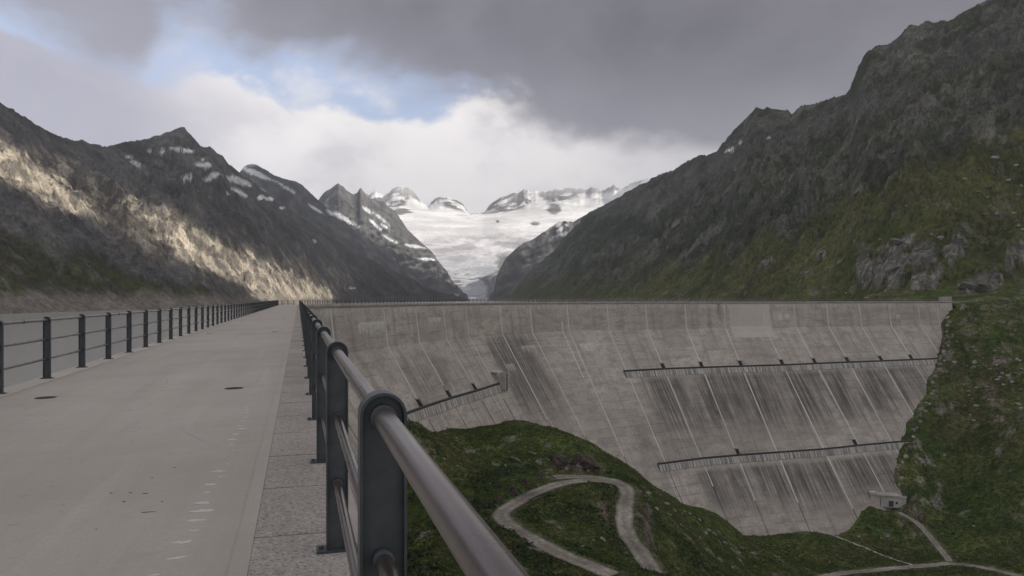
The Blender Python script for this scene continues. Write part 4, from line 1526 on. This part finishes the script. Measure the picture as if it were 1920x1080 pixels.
e0 = crest(NS - 1.05, -1.2)
par = empty('abutment_parapet', (e0.x, e0.y, 0))
par.rotation_euler = (0, 0, math.atan2(segd[-1][1], segd[-1][0]))
tag(par, 'short concrete parapet block standing on the right end of the dam crest', 'parapet')
hut_part('wall', [((-1.0, 1.6, 1.0), (7.5, 1.4, 2.4))], M_lip, par)
hut_part('coping', [((-1.0, 1.6, 2.29), (7.9, 1.8, 0.18))], M_hut, par)

# ================================================================== BOULDERS AND OUTCROPS
def rock_mesh(seed, sub=3, rough=0.34, flat=0.8):
    import bmesh
    bm = bmesh.new()
    bmesh.ops.create_icosphere(bm, subdivisions=sub, radius=1.0)
    r = random.Random(seed)
    planes = [(Vector((r.gauss(0, 1), r.gauss(0, 1), r.gauss(0, 0.8))).normalized(), r.uniform(0.5, 0.86)) for _ in range(11)]
    for v in bm.verts:
        p = v.co.copy()
        for nml, d in planes:
            k = p.dot(nml)
            if k > d:
                p -= nml * (k - d) * 0.92
        q = np.array([p.x * 1.7 + seed]), np.array([p.y * 1.7 + p.z * 2.3])
        p *= 1 + rough * 0.5 * float(fbm(q[0], q[1], 3, 0.6, seed)[0])
        p.z *= flat
        v.co = p
    me = bpy.data.meshes.new('boulder')
    bm.to_mesh(me)
    bm.free()
    return me


ROCKS = [rock_mesh(k, 2) for k in range(6)]
BIGROCKS = [rock_mesh(20 + k, 4, 0.42, 0.9) for k in range(5)]
for k, me in enumerate(ROCKS):
    me.materials.append(M_rockp if k % 2 else M_rock)
for me in BIGROCKS:
    me.materials.append(M_rock)


def shoot(px, py):
    d = Vector(((px - CX) / FPX, 1.0, (HY - py) / FPX)).normalized()
    best = None
    for b in (BV, BR, BL):
        h = b.ray_cast(Vector((0, 0, ZC)), d, 6000)
        if h[0] is not None and (best is None or h[3] < best[3]):
            best = h
    return best


def boulder(px, py, wpx, hpx, label, group, meshes=ROCKS, tilt=0.0, cat='boulder', sink=0.25):
    h = shoot(px, py)
    if h is None:
        return None
    p, nml, _, d = h
    y = p.y
    sx, sz = wpx / FPX * y / 2 * 1.15, hpx / FPX * y / 2 * 1.15
    o = bpy.data.objects.new('boulder' if cat == 'boulder' else 'rock_outcrop', random.choice(meshes))
    COL.objects.link(o)
    o.scale = (sx, (sx + sz) / 2 * 0.9, sz)
    o.rotation_euler = (random.uniform(-0.2, 0.2), tilt, random.uniform(-0.4, 0.4))
    o.location = p - nml * sz * sink
    tag(o, label, cat, group)
    return o


lab = 'granite outcrop %s'
for px, py, w_, h_, tl, where in ((1672, 500, 66, 66, 0.5, 'just above the dam crest, the largest rounded one'),
                                  (1622, 508, 30, 46, 0.3, 'left of the largest rounded outcrop above the crest'),
                                  (1730, 480, 46, 60, 0.35, 'right of the largest rounded outcrop, upper part'),
                                  (1736, 530, 50, 56, 0.25, 'directly above the right end of the crest'),
                                  (1690, 455, 48, 18, 0.3, 'above the largest rounded outcrop, low and wide'),
                                  (1795, 462, 34, 44, 0.3, 'upper right of the crest end, tall and broken'),
                                  (1840, 530, 66, 36, 0.2, 'to the right of the parapet block, low and broken'),
                                  (1905, 480, 36, 40, 0.3, 'at the right edge of the picture, level with the crest outcrops'),
                                  (1800, 575, 26, 50, 0.2, 'hugging the right end of the dam'),
                                  (1808, 606, 34, 34, 0.1, 'under the right end of the crest, left of a round one'),
                                  (1829, 601, 20, 22, 0.0, 'round and small, below the right end of the crest'),
                                  (1868, 578, 18, 28, 0.1, 'upright slab right of the round one below the crest end'),
                                  (1881, 608, 9, 34, 0.05, 'narrow upright slab far right below the crest line'),
                                  (1751, 735, 16, 40, 0.2, 'pale and narrow beside the upper dam edge'),
                                  (1716, 782, 26, 16, -0.5, 'at the step in the dam edge'),
                                  (1882, 428, 12, 18, 0.1, 'small and pale on the upper right meadow'),
                                  (1902, 414, 14, 20, 0.1, 'small and pale at the far upper right meadow'),
                                  (1440, 492, 26, 16, -0.4, 'on the meadow edge left of the crest outcrops'),
                                  (1540, 475, 16, 10, 0, 'small, between the meadow edge and the crest outcrops'),
                                  (1270, 415, 44, 12, -0.7, 'long and slanting on the mid mountain slope'),
                                  (1610, 355, 30, 14, -0.6, 'along the upper edge of the green meadow')):
    boulder(px, py, w_ * 0.95, h_ * 1.05, lab % where, None, BIGROCKS, tl, 'outcrop', 0.58)

M_cliff = concrete('rusty_cliff_rock', (0.135, 0.108, 0.09), (0.055, 0.045, 0.038), (0.24, 0.21, 0.185), 0.8, bumpd=0.25, strength=1.0)
CLIFFS = [rock_mesh(40 + k, 4, 0.5, 1.1) for k in range(4)]
for me in CLIFFS:
    me.materials.append(M_cliff)
for px, py, w_, h_, where in ((1052, 866, 34, 24, 'left end of the band above the hairpin'), (1080, 868, 34, 26, 'middle of the band above the hairpin'), (1108, 866, 32, 28, 'right end of the band above the hairpin'),
                              (1012, 893, 22, 26, 'beside the rising road, nearest the hairpin'), (986, 908, 22, 28, 'beside the rising road, second from the hairpin'),
                              (962, 924, 22, 26, 'beside the rising road, third from the hairpin'), (938, 938, 20, 22, 'beside the rising road, farthest from the hairpin')):
    boulder(px, py, w_ * 1.4, h_ * 1.4, 'rust brown rock cut ' + where, 'rock cuts above the service road', CLIFFS, 0.1, 'outcrop', 0.55)
for px, py, w_, h_, where in ((1000, 850, 30, 12, 'upper middle of the knoll'), (972, 862, 34, 12, 'left of the upper middle of the knoll'), (1030, 836, 24, 9, 'near the top of the knoll'),
                              (930, 872, 26, 12, 'left flank of the knoll'), (1015, 868, 22, 12, 'just above the rock cuts')):
    boulder(px, py, w_, h_, 'pale slanting rock rib on the ' + where, None, BIGROCKS, 0.5, 'outcrop', 0.5)
r2 = random.Random(5)
for _ in range(70):
    px = r2.uniform(1500, 1925)
    py = below([(1500, 430), (1650, 352), (1800, 300), (1920, 262)], px) + r2.uniform(10, 175)
    k = r2.uniform(3, 7.5) * (1.35 if px > 1750 else 0.85)
    boulder(px, py, k * 1.5, k * 0.85, 'small pale boulder scattered on the green meadow above the dam', 'boulders on the meadow', ROCKS)
for _ in range(60):
    t_ = r2.random()
    px = 1800 + 130 * r2.random() + 15 * r2.gauss(0, 1)
    py = 650 + 130 * t_ + r2.gauss(0, 16)
    if 1785 < px < 1960 and py > 640:
        k = r2.uniform(3, 8)
        boulder(px, py, k * 1.5, k, 'pale stone in the brown rubble patch right of the dam', 'stones in the rubble patch', ROCKS)
for _ in range(90):
    px = r2.gauss(985, 80)
    py = r2.gauss(855, 30)
    if 800 < px < 1120 and 800 < py < 930:
        k = r2.uniform(2, 5)
        boulder(px, py, k * 1.6, k, 'small pale stone on the grassy knoll in front of the dam', 'stones on the knoll', ROCKS, 0.5, sink=0.1)
for _ in range(60):
    t_ = r2.random()
    px = 1200 + 220 * t_ + r2.gauss(0, 10)
    py = 905 + 135 * t_ + abs(r2.gauss(0, 14))
    k = r2.uniform(3, 8)
    boulder(px, py, k * 1.7, k, 'pale rubble stone on the bank right of the hairpin road', 'rubble below the hairpin', ROCKS, 0.4, sink=0.1)
for _ in range(46):
    px, py = r2.uniform(770, 1150), r2.uniform(930, 1080)
    k = r2.uniform(2.5, 6)
    boulder(px, py, k * 1.6, k, 'small pale stone in the grass near the lower road', 'stones by the lower road', ROCKS, sink=0.1)
boulder(1003, 1030, 34, 13, 'long pale flat boulder lying above the lower road', None, ROCKS, 0.35)
boulder(1130, 1012, 15, 14, 'single pale boulder in the grass inside the hairpin bend', None, ROCKS, 0.3)
for _ in range(30):
    px, py = r2.uniform(1400, 1900), r2.uniform(960, 1070)
    k = r2.uniform(2, 4.5)
    boulder(px, py, k * 1.6, k, 'tiny pale stone on the dark meadow at the dam foot', 'stones on the valley meadow', ROCKS)
# broken stone edge along the dam foot on the right bank
for k in range(len(edge_pts) - 6):
    a, b = edge_pts[k + 5], edge_pts[min(k + 6, len(edge_pts) - 1)]
    for j in range(4):
        q = a[2] * (1 - j / 4) + b[2] * (j / 4)
        px, py = PX(*q)
        s_ = r2.uniform(5, 11)
        boulder(px + r2.uniform(2, 13), py + r2.uniform(-2, 6), s_, s_ * 1.2, 'angular block in the rocky trench beside the dam edge', 'blocks along the dam edge', ROCKS, r2.uniform(-0.4, 0.4))

# ================================================================== GRASS AND LOW SHRUBS (uncountable)
def grid_z(x, y):
    fx, fy = (x - gx[0]) / STEP, (y - gy[0]) / STEP
    i, j = np.clip(fy.astype(int), 0, GX.shape[0] - 2), np.clip(fx.astype(int), 0, GX.shape[1] - 2)
    u, v = fx - j, fy - i
    return (GZ[i, j] * (1 - u) + GZ[i, j + 1] * u) * (1 - v) + (GZ[i + 1, j] * (1 - u) + GZ[i + 1, j + 1] * u) * v, i, j


def scatter(name, n, yr, ar, size, mat, seed, accept, blades=5):
    """many small leaf and blade triangles standing on the ground"""
    r = np.random.default_rng(seed)
    y = r.uniform(*yr, n)
    x = r.uniform(*ar, n) * y
    z, i, j = grid_z(x, y)
    ok = keep[i, j] & (dl[i, j] > 3) & accept(x, y, z, i, j)
    x, y, z = x[ok], y[ok], z[ok]
    # tufts that would sink into the dam face are left out
    n = len(x)
    s_ = size * r.uniform(0.45, 1.4, n)
    V = []
    for k in range(blades):
        a = r.uniform(0, 6.283, n)
        c = np.column_stack([x + r.normal(size=n) * s_ * 0.45, y + r.normal(size=n) * s_ * 0.45, z + s_ * r.uniform(-0.05, 0.3, n)])
        d1 = np.column_stack([np.cos(a), np.sin(a), r.uniform(-0.2, 0.5, n)]) * (s_ * 0.42)[:, None]
        d2 = np.column_stack([-np.sin(a) * 0.4, np.cos(a) * 0.4, r.uniform(0.5, 1.0, n)]) * (s_ * 0.42)[:, None]
        V.append(np.stack([c - d1, c + d1 * 0.8, c + d2 + d1 * 0.2], 1))
    V = np.concatenate(V).reshape(-1, 3).astype(np.float32)
    me = bpy.data.meshes.new(name)
    me.vertices.add(len(V))
    me.vertices.foreach_set('co', V.ravel())
    nf = len(V) // 3
    me.loops.add(nf * 3)
    me.loops.foreach_set('vertex_index', np.arange(nf * 3, dtype=np.int32))
    me.polygons.add(nf)
    me.polygons.foreach_set('loop_start', np.arange(0, nf * 3, 3, dtype=np.int32))
    me.materials.append(mat)
    me.update(calc_edges=True)
    o = bpy.data.objects.new(name, me)
    COL.objects.link(o)
    return o


def leaf_mat(name, a, b, c):
    m, t = new_mat(name)
    g = t.n('NewGeometry').outputs['Position']
    n = t.noise(g, 0.12, 4, 0.6)
    k = t.noise(g, 1.2, 3, 0.6)
    cc = t.mix(t.smooth(n, 0.35, 0.65), a, b)
    cc = t.mix(t.smooth(k, 0.4, 0.7, 0, 0.7), cc, c)
    finish(t, cc, 0.85, spec=0.1)
    return m


M_tuft = leaf_mat('alpine_grass_blades', (0.054, 0.080, 0.023), (0.086, 0.102, 0.032), (0.100, 0.090, 0.044))
M_shrub = leaf_mat('low_shrub_leaves', (0.040, 0.062, 0.030), (0.055, 0.078, 0.040), (0.075, 0.095, 0.055))


def acc_grass(x, y, z, i, j):
    return (wayd[i, j] > 0.6) & (rockm[i, j] < 0.45)


def acc_shrub(x, y, z, i, j):
    return (wayd[i, j] > 1.4) & (fbm(x / 14, y / 14, 3, 0.5, 77) > 0.10)


g1 = scatter('grass', 60000, (98, 240), (-0.17, 0.36), 0.36, M_tuft, 1, acc_grass)
tag(g1, 'rough short alpine grass covering the knoll and banks', 'grass', kind='stuff')
g3 = scatter('bank_grass', 26000, (225, 395), (0.3, 0.74), 0.6, M_tuft, 3, acc_grass)
tag(g3, 'dark rough grass on the steep bank right of the dam', 'grass', kind='stuff')
g2 = scatter('low_shrubs', 9000, (106, 192), (-0.16, 0.32), 0.9, M_shrub, 2, acc_shrub)
tag(g2, 'low leafy alpine shrubs spread over the bank by the road', 'shrubs', kind='stuff')

# ================================================================== CLOUD BANK toward the sun (unseen, added to shade the valley; gap shaped to light the left slope)
def in_sun_strip(px, py, n):
    n = max(-1.0, min(1.0, n))
    if px < 182:
        hi = float(below([(-400, 90), (0, 266), (53, 300), (98, 334), (134, 360), (160, 376), (182, 400)], px)) + 12 * n
        lo = float(below([(-400, 140), (0, 318), (61, 352), (106, 376), (134, 388), (170, 400), (182, 400)], px)) + 12 * n
    elif px < 246 or px > 622:
        return False
    else:
        hi = float(below([(232, 372), (261, 384), (310, 408), (326, 424), (354, 427), (407, 455), (468, 488), (530, 513), (570, 528), (620, 554)], px)) + 13 * n
        lo = float(below([(232, 372), (250, 396), (285, 428), (318, 456), (358, 481), (391, 502), (432, 519), (468, 543), (510, 564), (640, 575)], px)) + 13 * n
    return hi < py < lo


mcl, tcl = new_mat('shading_cloud')
tr = tcl.n('BsdfTranslucent')
tr.inputs[0].default_value = (0.5, 0.5, 0.53, 1)
df = tcl.n('BsdfDiffuse')
df.inputs[0].default_value = (0.8, 0.8, 0.83, 1)
ms = tcl.n('MixShader')
ms.inputs[0].default_value = 0.35
tcl.link(tr.outputs[0], ms.inputs[1])
tcl.link(df.outputs[0], ms.inputs[2])
oo = tcl.n('OutputMaterial')
tcl.link(ms.outputs[0], oo.inputs[0])


def shade_cloud_bank(cz, xr, yr, cs, label, seed, gap, fray=None):
    cgx = np.arange(*xr, cs)
    cgy = np.arange(*yr, cs)
    CXg, CYg = np.meshgrid(cgx, cgy)
    nz = fbm(CXg / 420, CYg / 420, 5, 0.55, seed)
    nfz = fbm(CXg / 60, CYg / 60, 4, 0.65, seed + 1)
    edge = np.minimum(np.minimum(CXg - cgx[0], cgx[-1] - CXg), np.minimum(CYg - cgy[0], (cgy[-1] - CYg)))
    CZg = cz + 22 * nz + 8 * nfz
    kp = edge + 220 * nz > 100
    if fray:        # far end shredded to soften its shadow edge on the glacier
        kp &= fbm(CXg / 34, CYg / 34, 4, 0.6, seed + 5) > (CYg - fray[0]) / (fray[1] - fray[0]) * 1.7 - 0.85
    if gap:
        for i in range(CXg.shape[0]):
            for j in range(CXg.shape[1]):
                if kp[i, j]:
                    h = BL.ray_cast(Vector((CXg[i, j], CYg[i, j], CZg[i, j])), -SDIR)
                    if h[0] is not None:
                        px, py = PX(*h[0])
                        if in_sun_strip(px, py, nfz[i, j]):
                            kp[i, j] = False
    cloud, _ = grid_obj('cloud', CXg, CYg, CZg, mcl, None, kp, None)  # out-of-view sheet, there to block the sun
    tag(cloud, label, 'cloud', kind='stuff')


shade_cloud_bank(1370.0, (150, 3100), (-1700, 3250), 8.5, 'unseen grey cloud bank added to shade the valley, gap cut for the sun patch', 131, True)
shade_cloud_bank(2100.0, (1000, 4000), (2100, 4150), 15.0, 'unseen higher grey cloud bank added to shade the ridges at the valley head', 141, False, (3050, 4050))

# ================================================================== HAZE
m, t = new_mat('thin_mountain_air')
pv = t.n('VolumePrincipled')
pv.inputs['Color'].default_value = (0.84, 0.91, 1.0, 1)
pv.inputs['Density'].default_value = 1.1e-4
pv.inputs['Anisotropy'].default_value = 0.2
oo = t.n('OutputMaterial')
t.link(pv.outputs[0], oo.inputs['Volume'])
hz = MB()
hz.box((0, 3600, 585), (11000, 9400, 1430))
haze = hz.build('haze', m)
tag(haze, 'thin bluish mountain haze filling the whole valley', 'haze', kind='stuff')
